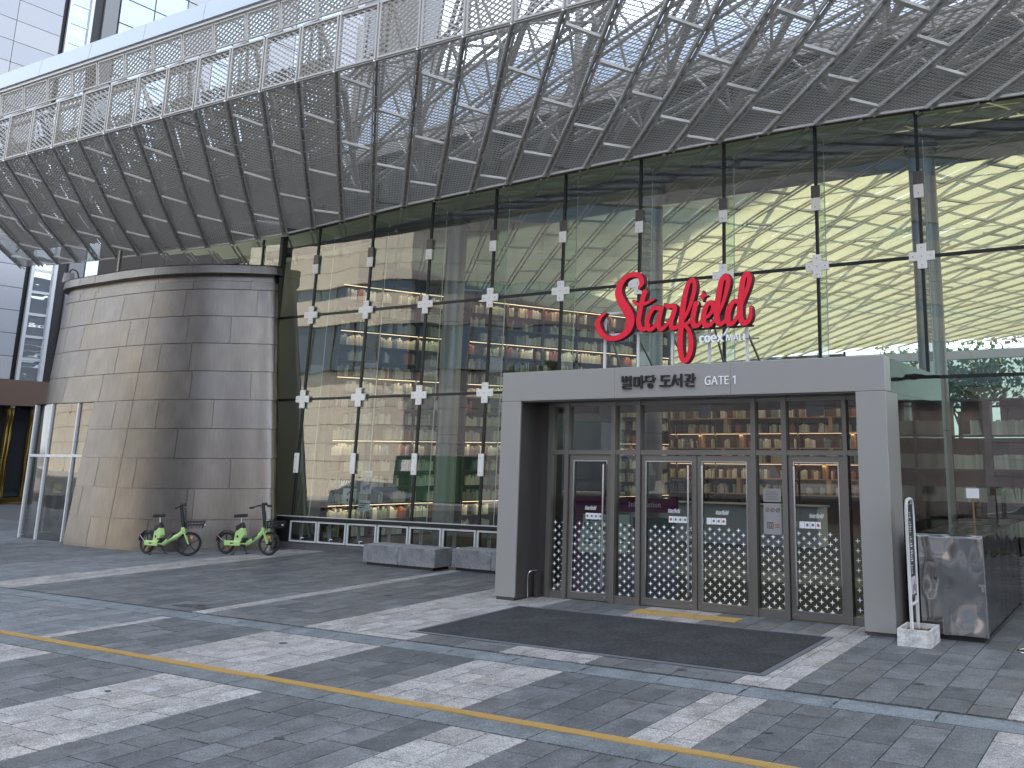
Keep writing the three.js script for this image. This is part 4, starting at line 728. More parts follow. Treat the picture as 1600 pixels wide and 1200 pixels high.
for (const z of [-21.42, -22.36]) bar('strip_frame', winFrame, tower, V(TX, 4, z), V(TX, TH, z), 0.14, 0.12, V(1, 0, 0));
for (let r = 0; r < 28; r++) { const y0 = 4.2 + r * 0.985; towerPart('window', skyGlass, -21.5, -22.3, y0, y0 + 0.86, -0.04, 0.05); towerPart('window_rail', winFrame, -21.5, -22.3, y0 + 0.865, y0 + 0.98, -0.01); }
towerPart('strip_glass', skyGlass, -21.5, -22.3, 4.2 + 28 * 0.985, TH, -0.04, 0.05);
const blueGlass = std([0.5, 0.56, 0.6], 0.05, 0.6, { bumpMap: rep(oilcan, 0.4, 1), bumpScale: 0.02 });
for (let r = 0; r < 24; r++) for (let c = 0; c < 9; c++) { const z0 = -23.65 - c * 1.7, y0 = 12 + r * 1.35; towerPart('glass_panel', c % 3 === 2 ? towerMat[r % 3] : blueGlass, z0 - 0.03, z0 - 1.67, y0 + 0.03, y0 + 1.32); }
towerPart('glass_cladding', blueGlass, -23.65, -46.5, 44.5, TH); towerPart('glass_cladding', blueGlass, -23.65, -46.5, 0, 11.98);
// ground storey: brown lintel over gilded columns and dark glass
towerPart('lintel', std([0.13, 0.085, 0.065], 0.45, 0.3), -9, -30, 4.1, 5.18, 0.25, 0.5);
const gold = std([0.17, 0.125, 0.04], 0.25, 1, { bumpMap: rep(oilcan, 2, 1), bumpScale: 0.03 });
for (let i = 0; i < 9; i++) { const z = -19.6 - i * 0.95; towerPart('gilded_column', gold, z, z - 0.28, 0.02, 4.1, -0.5, 0.1); towerPart('entrance_pane', skyGlass.clone(), z - 0.28, z - 0.95, 0.3, 4.1, -0.6, 0.04).material.color.setRGB(0.06, 0.07, 0.08); }
towerPart('base_strip', gold, -19, -30, 0.0, 0.28, -0.25, 0.2); towerPart('entrance_back', M.black, -9, -46.5, 0, 5.2, -1.2, 0.3);
// ================================================================ things on the plaza
// entrance mat ------------------------------------------------------------------
const matM = std([0.045, 0.046, 0.05], 0.95, 0, { map: rep(matTex, 3.4, 1.6), bumpMap: rep(matTex, 3.4, 1.6), bumpScale: 0.006 });
const doorMat = thing('entrance_mat', 'large dark grey entrance mat with a rubber edge before the doors', 'mat', null, [-6.12, 0.002, -10.27]);
mesh('pile', new RoundedBoxGeometry(4.62, 0.014, 2.1, 2, 0.006).translate(0, 0.008, 0), matM, doorMat);
mesh('rubber_edge', mergeGeometries([boxGeo(-2.38, 2.38, 0, 0.008, 1.05, 1.12), boxGeo(-2.38, 2.38, 0, 0.008, -1.12, -1.05), boxGeo(-2.38, -2.31, 0, 0.0078, -1.05, 1.05), boxGeo(2.31, 2.38, 0, 0.0078, -1.05, 1.05)]), std([0.09, 0.092, 0.1], 0.8), doorMat);
// tactile strip -----------------------------------------------------------------
const tact = thing('tactile_strip', 'yellow ribbed tactile paving strip between mat and double doors', 'tactile paving', null, [-6.83, 0.002, -12.04]);
for (let i = 0; i < 5; i++) { const t = group('tactile_tile', tact); t.position.x = i * 0.326; mesh('plate', boxGeo(0.003, 0.323, 0, 0.006, 0, 0.3), yellow, t); mesh('ridges', mergeGeometries([...Array(6)].map((_, k) => boxGeo(0.02, 0.306, 0.0062, 0.011, 0.02 + k * 0.047, 0.045 + k * 0.047))), yellow, t); }
// benches -----------------------------------------------------------------------
const benchStone = granite([0.36, 0.365, 0.375], 0.7), benchGeo = new RoundedBoxGeometry(0.99, 0.34, 0.5, 2, 0.008); { const uv = benchGeo.attributes.uv; for (let i = 0; i < uv.count; i++) uv.setXY(i, uv.getX(i) * 0.99, uv.getY(i) * 0.45); }
[[-14.3, -14.2, 'speckled granite block bench in full view before the awning windows'], [-12.15, -14.38, 'speckled granite block bench partly hidden by the left portal leg']].forEach(([x, z, l]) => {
  const b = thing('granite_bench', l, 'bench', 'granite benches by the glass wall', [x, 0, z], -0.06);
  for (let i = 0; i < 2; i++) { const s = mesh('stone_block', benchGeo, benchStone, b); s.position.set(0.5 + i * 1.0, 0.225, 0); }
  block('recessed_base', M.black, b, 0.08, 1.92, 0, 0.056, -0.2, 0.2);  // black colour stands for the shadow gap under the stones
});
// steel cabinet -------------------------------------------------------------------
const steel = std([0.4, 0.39, 0.38], 0.1, 1, { bumpMap: rep(oilcan, 0.9, 0.9), bumpScale: 0.09 });
const steelDark = std([0.34, 0.335, 0.33], 0.12, 1, { bumpMap: rep(oilcan, 1, 1), bumpScale: 0.02 });
const cab = thing('steel_cabinet', 'long polished stainless steel cabinet beside the right portal leg', 'cabinet', null, [-2.79, 0, -11.97]);
block('base_plinth', M.black, cab, 0.02, 0.72, 0, 0.055, -3.3, -0.03);  // plinth painted black to stand for the shadow gap below the cabinet
mesh('front_door', new RoundedBoxGeometry(0.77, 1.14, 0.03, 2, 0.006).translate(0.385, 0.63, 0), steel, cab);
for (let i = 0; i < 4; i++) block('side_sheet', steelDark, cab, 0.0, 0.75, 0.06, 1.2, -0.03 - (i + 1) * 0.81 + 0.006, -0.03 - i * 0.81);
for (let i = 0; i < 3; i++) block('top_sheet', steelDark, cab, -0.02, 0.78, 1.205, 1.23, -0.01 - (i + 1) * 1.09 + 0.006, 0.015 - i * 1.09);
block('corner_strip', M.chrome, cab, 0.772, 0.784, 0.06, 1.2, -0.03, 0.02);
{ const h = group('hasp', cab); block('hasp_plate', M.chrome, h, 0.7, 0.79, 0.645, 0.665, 0.015, 0.03); block('padlock', M.chrome, h, 0.735, 0.77, 0.585, 0.64, 0.017, 0.035); mesh('shackle', new THREE.TorusGeometry(0.015, 0.004, 6, 14, Math.PI).translate(0.752, 0.638, 0.026), M.chrome, h); }
mesh('bolt_holes', mergeGeometries([[0.33, 0.84], [0.34, 0.6], [0.35, 0.33], [0.52, 1.0]].map(([x, y]) => new THREE.CylinderGeometry(0.006, 0.006, 0.004, 8).rotateX(Math.PI / 2).translate(x, y, 0.017))), M.black, cab);
block('flue_panel', M.portalDark, cab, -0.11, -0.03, 0.02, 1.2, -1.2, -0.06);
const sticker = thing('warning_sticker', 'small pale sticker on the dark portal side above the cabinet', 'sticker', null, [-3.05, 1.42, -12.62]); block('paper', std([0.6, 0.57, 0.53], 0.6), sticker, 0, 0.003, 0, 0.13, -0.1, 0.06); block('red_text', printRed, sticker, 0.0035, 0.005, 0.03, 0.09, -0.07, 0.03);
const hangP = thing('hanging_tag', 'small white tag on a thin wooden stick standing on the steel cabinet', 'tag', null, [-2.5, 1.232, -14.3]); block('stick', std([0.22, 0.13, 0.07], 0.6), hangP, -0.012, 0.012, 0, 0.34, -0.012, 0.012); block('tag_board', printW, hangP, -0.09, 0.09, 0.34, 0.48, -0.01, 0.012);
// signpost in its white planter box --------------------------------------------------
const sp = thing('sign_stand', 'tall narrow white tubular sign stand in a square planter box', 'sign', null, [-2.72, 0, -11.58]);
{ const turn = 0.0; const wm = std([0.76, 0.75, 0.71], 0.45, 0, { map: rep(dustTex, 1.5, 1.5) });
  const b = group('planter_box', sp); for (const [x0, x1, z0, z1] of [[-0.22, 0.17, 0.225, 0.25], [-0.22, 0.17, -0.25, -0.225], [-0.22, -0.195, -0.224, 0.224], [0.145, 0.17, -0.224, 0.224]]) block('side_board', wm, b, x0, x1, 0, 0.19, z0, z1);
  block('soil', std([0.07, 0.05, 0.035], 1), b, -0.19, 0.14, 0.01, 0.13, -0.22, 0.22);
  const leaf = []; for (let i = 0; i < 60; i++) { const g = new THREE.PlaneGeometry(0.03, 0.05); g.rotateX(-Math.PI / 2 + rr(-0.5, 0.5)).rotateY(rr(0, 6)); g.translate(rr(-0.17, 0.12), 0.135 + rr(0, 0.01), rr(-0.2, 0.2)); leaf.push(g); } mesh('dry_leaves', mergeGeometries(leaf), std([0.16, 0.09, 0.045], 0.9, 0, { side: THREE.DoubleSide }), b).userData.kind = 'stuff';
  const c = new THREE.CatmullRomCurve3([V(-0.06, 0.1, 0.17), V(-0.06, 1.55, 0.17), V(-0.06, 1.63, 0.15), V(-0.06, 1.655, 0.1), V(-0.06, 1.655, -0.08), V(-0.06, 1.63, -0.13), V(-0.06, 1.55, -0.15), V(-0.06, 0.1, -0.15)], false, 'centripetal'); mesh('tube_frame', new THREE.TubeGeometry(c, 80, 0.021, 8), wm, sp);
  tube('lower_rail', wm, sp, V(-0.06, 0.45, 0.17), V(-0.06, 0.45, -0.15), 0.018);
  const bd = group('sign_board', sp); block('board', std([0.03, 0.03, 0.032], 0.5), bd, -0.068, -0.052, 0.53, 1.6, -0.12, 0.14);
  const tl = []; for (let i = 0; i < 26; i++) { const y = 1.5 - i * 0.028; if (i % 6 === 3) continue; const w = rr(0.03, 0.11); tl.push(boxGeo(-0.0515, -0.0505, y, y + 0.01, 0.08 - w, 0.08)); } mesh('text_lines', mergeGeometries(tl), printW, bd);
  block('picture', std([0.5, 0.44, 0.46], 0.6), bd, -0.0515, -0.0503, 0.56, 0.76, -0.09, 0.11); mesh('picture_figures', mergeGeometries([[0, 0.6, 0.12], [0.05, 0.57, 0.1], [-0.05, 0.58, 0.09]].map(([z, y, h]) => boxGeo(-0.0502, -0.0497, y, y + h, z - 0.02, z + 0.015))), std([0.08, 0.06, 0.07], 0.6), bd);
}
// round steel floor cover ------------------------------------------------------------
const cover = thing('floor_cover', 'small round steel floor cover at the right picture edge', 'floor cover', null, [-1.53, 0.0, -11.72]); mesh('rim', new THREE.TorusGeometry(0.13, 0.012, 8, 32).rotateX(Math.PI / 2).translate(0, 0.004, 0), M.chrome, cover); mesh('lid', new THREE.CylinderGeometry(0.122, 0.122, 0.01, 32).translate(0, 0.003, 0), M.chrome, cover);
// boards behind the glass --------------------------------------------------------------
const info = thing('information_board', 'purple and pale green information map board standing behind the left door', 'board', null, [-8.02, 0, -12.95], 0.18);
{ const purple = std([0.16, 0.015, 0.09], 0.5), mapG = std([0.6, 0.76, 0.6], 0.6);
  block('header', purple, info, -0.55, 1.25, 1.28, 1.5, -0.03, 0); block('stand', purple, info, -0.5, -0.38, 0, 1.27, -0.04, -0.005);
  block('desk_front', std([0.2, 0.2, 0.21], 0.5), info, -0.4, 1.2, 0.0, 0.62, -0.25, -0.02);
  const mp = group('map_panel', info); mp.rotation.x = -0.18; mp.position.set(0, 0.64, 0.06); block('panel', mapG, mp, -0.4, 0.42, 0, 0.6, -0.02, 0);
  const bl = []; for (let i = 0; i < 70; i++) { const x = rr(-0.36, 0.34), y = rr(0.12, 0.54), w = rr(0.02, 0.08), h = rr(0.01, 0.05); bl.push(boxGeo(x, x + w, y, y + h, 0.001, 0.0015 + i * 0.00005)); } mesh('map_blocks', mergeGeometries(bl), std([0.12, 0.2, 0.2], 0.6), mp);
  const g = text('Information', 0.075, 0.003, font, 0.9); g.translate(0.42, 1.36, 0.002); mesh('lettering', g, printW, info);
  block('screen', std([0.05, 0.1, 0.09], 0.3), info, 0.5, 1.2, 0.85, 1.2, -0.03, 0);
}
const signs = [[-16.1, 1.62, 0.34, 0.17, [0.45, 0.47, 0.5], 'pale notice behind the glass, topmost of the four', false], [-16.1, 1.28, 0.34, 0.25, [0.33, 0.33, 0.36], 'grey photo notice behind the glass above the bottom notice', true], [-16.14, 0.9, 0.36, 0.24, [0.42, 0.45, 0.48], 'pale blue notice at the bottom behind the glass', false], [-16.64, 1.02, 0.42, 0.37, [0.46, 0.47, 0.46], 'white poster with black figures behind the glass', true]];
for (const [x, y, w, h, c, l, fig] of signs) { const n = thing('window_notice', l, 'notice', 'notices behind the lower glass', [x, y, ZG - 0.14]); block('sheet', std(c, 0.6), n, 0, w, 0, h, 0, 0.004); mesh('print', mergeGeometries(fig ? [...Array(9)].map((_, i) => new THREE.CircleGeometry(rr(0.015, 0.045), 7).translate(rr(0.06, w - 0.06), rr(0.06, h - 0.06), 0.006 + i * 0.0003)) : [0.3, 0.5, 0.7].map((q) => new THREE.PlaneGeometry(w * 0.7, 0.014).translate(w / 2, h * q, 0.006))), std([0.05, 0.05, 0.06], 0.7), n); }
const mk = thing('window_poster', 'black poster with white MAKER lettering behind the glass', 'poster', null, [-16.75, 1.42, ZG - 0.16]); block('sheet', M.black, mk, -0.05, 0.55, -0.05, 0.25, -0.004, 0); { const g = text('MAKER', 0.12, 0.003, font, 0.9); g.translate(0, 0.02, 0.001); mesh('lettering', g, printW, mk); }

// hire bicycles -------------------------------------------------------------------------
const lime = std([0.42, 0.62, 0.22], 0.4), rubber = std([0.014, 0.014, 0.015], 0.75), blackP = std([0.02, 0.02, 0.022], 0.5), alu = std([0.42, 0.42, 0.43], 0.35, 0.9);
function wheel(parent, x, r, name) {
  const w = group(name, parent); w.position.set(x, r, 0);
  mesh('tyre', new THREE.TorusGeometry(r - 0.021, 0.021, 10, 40), rubber, w); mesh('rim', new THREE.TorusGeometry(r - 0.047, 0.011, 6, 40), blackP, w);
  const sp = []; for (let i = 0; i < 5; i++) sp.push(barGeo(V(0, 0, 0), V(Math.cos(i * 1.2566 + 0.4) * (r - 0.045), Math.sin(i * 1.2566 + 0.4) * (r - 0.045), 0), 0.02, 0.014, V(0, 0, 1))); mesh('spokes', mergeGeometries(sp), blackP, w);
  mesh('hub', new THREE.CylinderGeometry(0.045, 0.045, 0.09, 16).rotateX(Math.PI / 2), blackP, w); return w;
}
function limb(name, mat, parent, pts, r, flat = 1, seg = 24) { const g = new THREE.TubeGeometry(new THREE.CatmullRomCurve3(pts.map((p) => V(...p))), seg, r, 8); g.scale(1, 1, flat); return mesh(name, g, mat, parent); }
function bicycle(label, pos, turn, steer, wb) {
  const b = thing('hire_bicycle', label, 'bicycle', 'lime green hire bicycles by the drum', pos, turn);
  wheel(b, 0, 0.235, 'rear_wheel');
  const head = V(wb - 0.13, 0.52, 0), fk = group('fork', b); fk.position.copy(head); fk.rotation.set(0, steer, 0);
  const fw = wheel(b, 0, 0.25, 'front_wheel'); fw.rotation.y = steer; fw.position.set(head.x + Math.cos(steer) * 0.13, 0.25, -Math.sin(steer) * 0.13);
  mesh('fork_blades', mergeGeometries([-0.06, 0.06].map((z) => barGeo(V(0.0, 0.02, z), V(0.13, -0.27, z), 0.022, 0.055, V(0, 0, 1)))), lime, fk); mesh('fork_crown', boxGeo(-0.04, 0.04, 0.0, 0.06, -0.075, 0.075), lime, fk);
  tube('stem', blackP, fk, V(0, 0.05, 0), V(-0.09, 0.52, 0), 0.036);
  limb('handlebar', blackP, fk, [[-0.14, 0.5, -0.3], [-0.1, 0.53, -0.18], [-0.08, 0.54, 0], [-0.1, 0.53, 0.18], [-0.14, 0.5, 0.3]], 0.014);
  mesh('grips', mergeGeometries([-1, 1].map((s) => new THREE.CylinderGeometry(0.02, 0.02, 0.12, 10).rotateX(Math.PI / 2).translate(-0.145, 0.498, s * 0.33))), rubber, fk); mesh('display', new RoundedBoxGeometry(0.1, 0.06, 0.09, 2, 0.015).translate(-0.06, 0.56, 0), blackP, fk);
  limb('brake_cable', blackP, fk, [[-0.1, 0.52, 0.15], [0.0, 0.48, 0.12], [0.03, 0.3, 0.05], [0.02, 0.06, 0.04]], 0.006);
  // basket of bars
  const bk = [], bx0 = 0.05, bx1 = 0.36, bz = 0.16, y0 = 0.06, y1 = 0.19; for (let i = 0; i <= 6; i++) { const t = i / 6; for (const z of [-1, 1]) bk.push(barGeo(V(lerp(bx0, bx1, t), y0, z * bz * 0.85), V(lerp(bx0 - 0.01, bx1 + 0.04, t), y1, z * bz), 0.01, 0.01, V(0, 0, 1))); for (const [x, xx] of [[bx0, bx0 - 0.01], [bx1, bx1 + 0.04]]) bk.push(barGeo(V(x, y0, lerp(-bz, bz, t) * 0.85), V(xx, y1, lerp(-bz, bz, t)), 0.01, 0.01, V(1, 0, 0))); bk.push(barGeo(V(lerp(bx0, bx1, t), y0, -bz * 0.85), V(lerp(bx0, bx1, t), y0, bz * 0.85), 0.01, 0.008)); }
  for (const [y, q] of [[y1, 0], [0.125, 0.02]]) for (const z of [-1, 1]) bk.push(barGeo(V(bx0 - 0.01 + q, y, z * bz), V(bx1 + 0.04 - q, y, z * bz), 0.014, 0.02)); bk.push(barGeo(V(bx1 + 0.04, y1, -bz), V(bx1 + 0.04, y1, bz), 0.014, 0.02), barGeo(V(bx0 - 0.01, y1, -bz), V(bx0 - 0.01, y1, bz), 0.014, 0.02));
  mesh('basket', mergeGeometries(bk), blackP, fk); mesh('lamp', new THREE.CylinderGeometry(0.022, 0.022, 0.02, 12).rotateZ(Math.PI / 2).translate(0.41, 0.12, 0), std([0.7, 0.7, 0.68], 0.2), fk);
  mesh('front_reflector', boxGeo(0.16, 0.2, -0.16, -0.1, 0.085, 0.092), std([0.75, 0.22, 0.04], 0.35), fk);
  // frame
  const low = limb('main_tube', lime, b, [[0.42, 0.235, 0], [0.56, 0.24, 0], [0.7, 0.31, 0], [head.x - 0.07, 0.45, 0], [head.x, 0.52, 0]], 0.056);
  const mark = new THREE.Mesh(); mesh('tube_sleeve', new THREE.CylinderGeometry(0.059, 0.059, 0.17, 12).rotateZ(-0.94).translate(0.775, 0.375, 0), blackP, b);
  mesh('head_tube', new THREE.CylinderGeometry(0.05, 0.055, 0.14, 14).rotateZ(0.17).translate(head.x, 0.53, 0), lime, b);
  const hs = new THREE.Shape([[0.24, 0.29], [0.42, 0.29], [0.44, 0.36], [0.47, 0.42], [0.43, 0.55], [0.4, 0.56], [0.26, 0.46]].map(([x, y]) => new THREE.Vector2(x, y)));
  mesh('battery_housing', new THREE.ExtrudeGeometry(hs, { depth: 0.08, bevelEnabled: true, bevelSize: 0.012, bevelThickness: 0.012, bevelSegments: 3 }).translate(0, 0, -0.04), lime, b);
  mesh('housing_badge', new THREE.CircleGeometry(0.028, 16).translate(0.32, 0.38, 0.0535), blackP, b);
  mesh('controller', new RoundedBoxGeometry(0.19, 0.13, 0.1, 3, 0.02).rotateZ(0.5).translate(0.34, 0.58, 0), blackP, b);
  mesh('chain_guard', new RoundedBoxGeometry(0.42, 0.11, 0.05, 3, 0.02).translate(0.2, 0.235, 0.05), lime, b); block('guard_mark', blackP, b, 0.16, 0.24, 0.225, 0.25, 0.0755, 0.077);
  mesh('crank_case', new THREE.CylinderGeometry(0.1, 0.1, 0.1, 24).rotateX(Math.PI / 2).translate(0.45, 0.255, 0), blackP, b);
  mesh('cranks', mergeGeometries([barGeo(V(0.45, 0.255, 0.07), V(0.57, 0.34, 0.07), 0.025, 0.018, V(0, 0, 1)), barGeo(V(0.45, 0.255, -0.07), V(0.33, 0.17, -0.07), 0.025, 0.018, V(0, 0, 1))]), blackP, b);
  mesh('pedals', mergeGeometries([boxGeo(0.52, 0.63, 0.33, 0.355, 0.08, 0.16), boxGeo(0.28, 0.39, 0.155, 0.18, -0.16, -0.08)]), rubber, b);
  tube('seat_post', alu, b, V(0.37, 0.55, 0), V(0.33, 0.8, 0), 0.02); mesh('post_clamp', new THREE.CylinderGeometry(0.034, 0.034, 0.06, 12).translate(0.362, 0.62, 0), blackP, b);
  const sd = new THREE.Shape(); sd.moveTo(-0.15, 0); sd.bezierCurveTo(-0.15, 0.1, -0.07, 0.11, 0, 0.05); sd.bezierCurveTo(0.05, 0.02, 0.12, 0.03, 0.14, 0); sd.bezierCurveTo(0.12, -0.03, 0.05, -0.02, 0, -0.05); sd.bezierCurveTo(-0.07, -0.11, -0.15, -0.1, -0.15, 0);
  mesh('saddle', new THREE.ExtrudeGeometry(sd, { depth: 0.04, bevelEnabled: true, bevelSize: 0.014, bevelThickness: 0.014, bevelSegments: 3 }).rotateX(-Math.PI / 2).rotateZ(0.06).translate(0.34, 0.8, 0), rubber, b);
  // rear mudguard, tail light, stand
  const mg = []; const N = 14; for (let i = 0; i < N; i++) { const a = lerp(0.5, 3.0, i / N), c = lerp(0.5, 3.0, (i + 1) / N), R = 0.262; mg.push(barGeo(V(Math.cos(a) * R, 0.235 + Math.sin(a) * R, 0), V(Math.cos(c) * R, 0.235 + Math.sin(c) * R, 0), 0.06, 0.008, V(0, 0, 1).cross(V(1, 0, 0)))); }
  mesh('mudguard', mergeGeometries(mg), blackP, b); tube('guard_stay', alu, b, V(0, 0.235, 0.045), V(-0.22, 0.38, 0.03), 0.007); tube('guard_stay', alu, b, V(0, 0.235, -0.045), V(-0.22, 0.38, -0.03), 0.007);
  mesh('tail_light', new RoundedBoxGeometry(0.03, 0.05, 0.05, 2, 0.01).translate(-0.27, 0.36, 0), std([0.25, 0.01, 0.01], 0.3), b); mesh('rear_reflector', barGeo(V(0.05, 0.1, 0.03), V(0.15, 0.16, 0.03), 0.012, 0.04, V(0, 0, 1)), std([0.72, 0.2, 0.03], 0.35), b);
  mesh('kickstand', mergeGeometries([barGeo(V(0.36, 0.18, 0.05), V(0.3, 0.008, 0.13), 0.018, 0.018), barGeo(V(0.4, 0.18, -0.05), V(0.46, 0.008, -0.13), 0.018, 0.018), boxGeo(0.26, 0.32, 0, 0.014, 0.115, 0.145), boxGeo(0.44, 0.51, 0, 0.014, -0.145, -0.115)]), blackP, b);
  limb('cable', blackP, b, [[0.3, 0.6, 0.04], [0.24, 0.5, 0.06], [0.2, 0.36, 0.06], [0.12, 0.25, 0.05]], 0.006);
  return b;
}
bicycle('lime green hire bicycle farther from the glass wall, its front wheel turned', [-19.886, 0.001, -13.02], 0.048, 0.8, 1.26);
bicycle('lime green hire bicycle nearer the glass wall corner', [-18.361, 0.001, -13.86], 0.206, 0.12, 1.11);
// ================================================================ the street behind the photographer, mirrored in the glass
const facade = thing('stone_building', 'long cream stone building across the street with ribbon windows, right wing shade coloured and raised to block sky', 'building');
const cream = [[0.74, 0.67, 0.54], [0.72, 0.65, 0.53], [0.76, 0.69, 0.56]].map((c) => std(c, 0.75)), ribbon = std([0.12, 0.16, 0.2], 0.05, 0.6), jointD = std([0.2, 0.17, 0.14], 0.9);
const shadedStone = [[0.29, 0.26, 0.26], [0.32, 0.285, 0.28], [0.26, 0.24, 0.24]].map((c) => std(c, 0.75));  // the cream stone darkened and greyed, standing for the wing in shade
const plan = []; { let p = V(-125, 0, 30), a = 0; plan.push(p.clone()); const runs = [[59, 0], [3, 0.12], [3, 0.26], [3, 0.4], [3, 0.52], [75, 0.6], [85, -0.05]]; for (const [l, ang] of runs) { const n = Math.max(1, Math.round(l / 3)); for (let i = 0; i < n; i++) { p = p.clone().add(V(Math.cos(ang) * l / n, 0, Math.sin(ang) * l / n)); plan.push(p); } } }  // last run added out of view to keep bright sky off the drum
const bandsF = [[0, 9.6, 'c'], [9.6, 11.6, 'r'], [11.6, 15.8, 'w'], [15.8, 18.6, 'c'], [18.6, 19.8, 'w'], [19.8, 26, 'c']];
for (let i = 0; i < plan.length - 1; i++) {
  const a = plan[i], b = plan[i + 1], d = b.clone().sub(a), L = d.length(); d.normalize(); const n = V(d.z, 0, -d.x);
  const dark = i >= 22, stone = dark ? shadedStone : cream;
  (dark ? [...bandsF, [26, 28, 'w'], [28, 33, 'c'], [33, 35, 'w'], [35, 46, 'c']] : bandsF).forEach(([y0, y1, t]) => {  // extra storeys added out of view to block sky, darkening drum and plaza
    const off = t === 'c' ? 0 : t === 'r' ? -0.9 : -0.35, rows = t === 'c' ? Math.round((y1 - y0) / 1.6) : 1;
    for (let r = 0; r < rows; r++) { const h = (y1 - y0) / rows, yy = y0 + h * (r + 0.5), m = mesh(t === 'w' ? 'window_band' : 'stone_panel', unitBox, t === 'w' ? ribbon : t === 'r' ? stone[1] : stone[Math.floor(rnd() * 3)], facade); m.position.copy(a).lerp(b, 0.5).addScaledVector(n, off - 0.2); m.position.y = yy; m.rotation.y = -Math.atan2(d.z, d.x); m.scale.set(L - (t === 'c' ? 0.04 : 0), h - 0.04, 0.4); }
    if (t === 'w') { const m = mesh('window_mullion', unitBox, jointD, facade); m.position.copy(a).addScaledVector(n, off + 0.05); m.position.y = (y0 + y1) / 2; m.scale.set(0.12, y1 - y0, 0.12); }
  });
}
{ // backing so that joints read dark and no sky shows through
  const g = mergeGeometries(plan.slice(0, -1).map((a, i) => { const b = plan[i + 1]; const hh = i >= 22 ? 45.8 : 25.8; return barGeo(V(a.x, hh / 2, a.z + 1.6), V(b.x, hh / 2, b.z + 1.6), 0.5, hh); })); mesh('core', g, jointD, facade);
}
// street trees -----------------------------------------------------------------------
const barkM = std([0.1, 0.075, 0.055], 0.9), leafMs = [[0.07, 0.13, 0.035], [0.05, 0.1, 0.03], [0.09, 0.15, 0.045]].map((c) => new THREE.MeshPhysicalMaterial({ color: lin(...c), roughness: 0.8, transmission: 0.3, thickness: 0, side: THREE.DoubleSide }));
function tree(label, pos, h, r, dens = 900) {
  const t = thing('street_tree', label, 'tree', null, pos); const tr = [], nodes = [];
  tr.push(new THREE.CylinderGeometry(0.1, 0.17, h * 0.5, 10).translate(0, h * 0.25, 0));
  for (let i = 0; i < 9; i++) { const a = i * 2.4 + rr(-0.3, 0.3), y0 = h * rr(0.38, 0.5), e = V(Math.cos(a) * r * rr(0.5, 0.85), h * rr(0.6, 0.9), Math.sin(a) * r * rr(0.5, 0.85)); tr.push(barGeo(V(0, y0, 0), e, 0.07, 0.07)); nodes.push(e, e.clone().lerp(V(0, h * 0.6, 0), 0.4)); }
  nodes.push(V(0, h * 0.9, 0)); mesh('trunk', mergeGeometries(tr.map((g) => g.toNonIndexed())), barkM, t);
  leafMs.forEach((m, q) => { const gs = []; for (let i = 0; i < dens / 3; i++) { const n = nodes[Math.floor(rnd() * nodes.length)], g = new THREE.PlaneGeometry(rr(0.14, 0.26), rr(0.16, 0.3)); g.rotateX(rr(0, 3)).rotateY(rr(0, 6)).rotateZ(rr(0, 3)); const u = rr(0, 6.28), w = Math.sqrt(rnd()) * r * 0.42; g.translate(n.x + Math.cos(u) * w, n.y + rr(-0.6, 0.6) * r * 0.35, n.z + Math.sin(u) * w); gs.push(g); } mesh('crown', mergeGeometries(gs), m, t); });
}
tree('leafy tree outside beyond the far glazed wall, between the low shelves', [-9.5, 0, -52], 9, 4, 2400);
tree('leafy tree outside beyond the far glazed wall, past the right edge', [-3, 0, -53], 8, 3.4, 2000);
tree('street tree at the kerb mirrored beside the portal', [-24.5, 0, 4.4], 7.5, 2.2, 1800);
tree('street tree at the kerb mirrored near the drum', [-46, 0, 4.4], 7, 2, 1500);
// vehicles ---------------------------------------------------------------------------------
const tyreM = std([0.015, 0.015, 0.016], 0.8), carGlass = std([0.02, 0.025, 0.03], 0.05, 0.3);
function car(label, cat, pos, turn, paint, prof, cabin, L, W, R, wheels) {
  const c = thing(cat === 'van' ? 'box_van' : 'parked_car', label, cat, 'vehicles on the street behind', pos, turn);
  const body = new THREE.Shape(prof.map(([x, y]) => new THREE.Vector2(x, y)));
  mesh('body', new THREE.ExtrudeGeometry(body, { depth: W - 0.16, bevelEnabled: true, bevelSize: 0.05, bevelThickness: 0.08, bevelSegments: 3 }).translate(0, 0, -(W - 0.16) / 2), paint, c);
  if (cabin) { const s = new THREE.Shape(cabin.map(([x, y]) => new THREE.Vector2(x, y))); mesh('side_windows', new THREE.ExtrudeGeometry(s, { depth: W - 0.02, bevelEnabled: false }).translate(0, 0, -(W - 0.02) / 2), carGlass, c); }
  for (const x of wheels) for (const z of [-1, 1]) { const w = group('wheel', c); w.position.set(x, R, z * (W / 2 - 0.1)); mesh('tyre', new THREE.TorusGeometry(R - 0.1, 0.1, 10, 28), tyreM, w); mesh('rim', new THREE.CylinderGeometry(R - 0.11, R - 0.11, 0.14, 20).rotateX(Math.PI / 2), alu, w); }
  return c;
}
const whiteP = new THREE.MeshPhysicalMaterial({ color: lin(0.7, 0.7, 0.69), roughness: 0.3, clearcoat: 1, clearcoatRoughness: 0.05 }), silverP = new THREE.MeshPhysicalMaterial({ color: lin(0.42, 0.43, 0.45), roughness: 0.35, metalness: 0.6, clearcoat: 1, clearcoatRoughness: 0.05 });
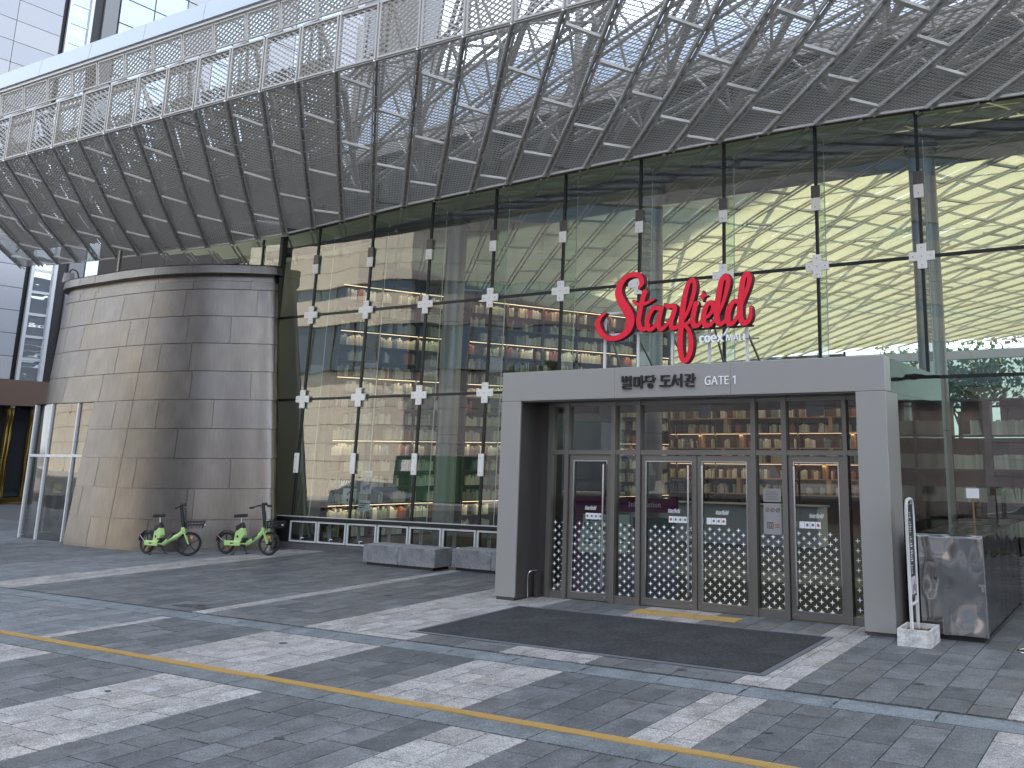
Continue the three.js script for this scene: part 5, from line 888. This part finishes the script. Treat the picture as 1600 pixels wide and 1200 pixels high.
const sedan = [[-2.25, 0.35], [2.25, 0.35], [2.3, 0.6], [2.1, 0.82], [1.2, 0.92], [0.55, 1.38], [-0.75, 1.42], [-1.6, 1.02], [-2.25, 0.95], [-2.32, 0.6]], sedanW = [[1.02, 0.96], [0.5, 1.32], [-0.72, 1.36], [-1.4, 1.0]];
const suv = [[-2.3, 0.4], [2.3, 0.4], [2.35, 0.75], [2.15, 1.05], [1.1, 1.12], [0.5, 1.68], [-2.0, 1.72], [-2.3, 1.1]], suvW = [[0.95, 1.15], [0.45, 1.6], [-1.85, 1.63], [-2.05, 1.15]];
car('white sport utility car mirrored in the double doors', 'car', [-16.6, 0.0, 11.6], Math.PI, whiteP, suv, suvW, 4.7, 1.85, 0.36, [-1.4, 1.45]);
car('silver sedan mirrored in the lower glass left of the benches', 'car', [-38.6, 0.0, 7.2], 0, silverP, sedan, sedanW, 4.6, 1.8, 0.33, [-1.4, 1.4]);
car('silver sedan mirrored in the glass right of the portal', 'car', [-4.2, 0.0, 9.6], Math.PI, silverP, sedan, sedanW, 4.6, 1.8, 0.33, [-1.4, 1.4]);
const van = car('white box van mirrored in the left entrance door', 'van', [-24.2, 0, 12.4], 0, whiteP, [[-3.4, 0.55], [3.3, 0.55], [3.4, 1.2], [3.0, 2.1], [2.2, 2.15], [1.7, 2.2], [1.7, 1.0], [-3.4, 1.0]], [[3.1, 1.3], [2.9, 1.95], [2.2, 2.0], [2.2, 1.3]], 6.8, 2.0, 0.4, [-2.2, 2.2]);
block('box_body', std([0.6, 0.6, 0.6], 0.5), van, -3.4, 1.65, 1.02, 3.6, -1.05, 1.05);
const kiosk = thing('green_container', 'dark green container by the far kerb mirrored behind the silver sedan', 'container', null, [-46, 0.08, 20.5]); block('body', std([0.012, 0.06, 0.03], 0.5), kiosk, -3, 3.2, 0.1, 3.2, -1.2, 1.2); block('base', M.black, kiosk, -2.8, 3, 0, 0.1, -1, 1); block('panel', printW, kiosk, -2.4, -0.6, 2.1, 2.9, -1.22, -1.203);
renderer.render(scene, camera);
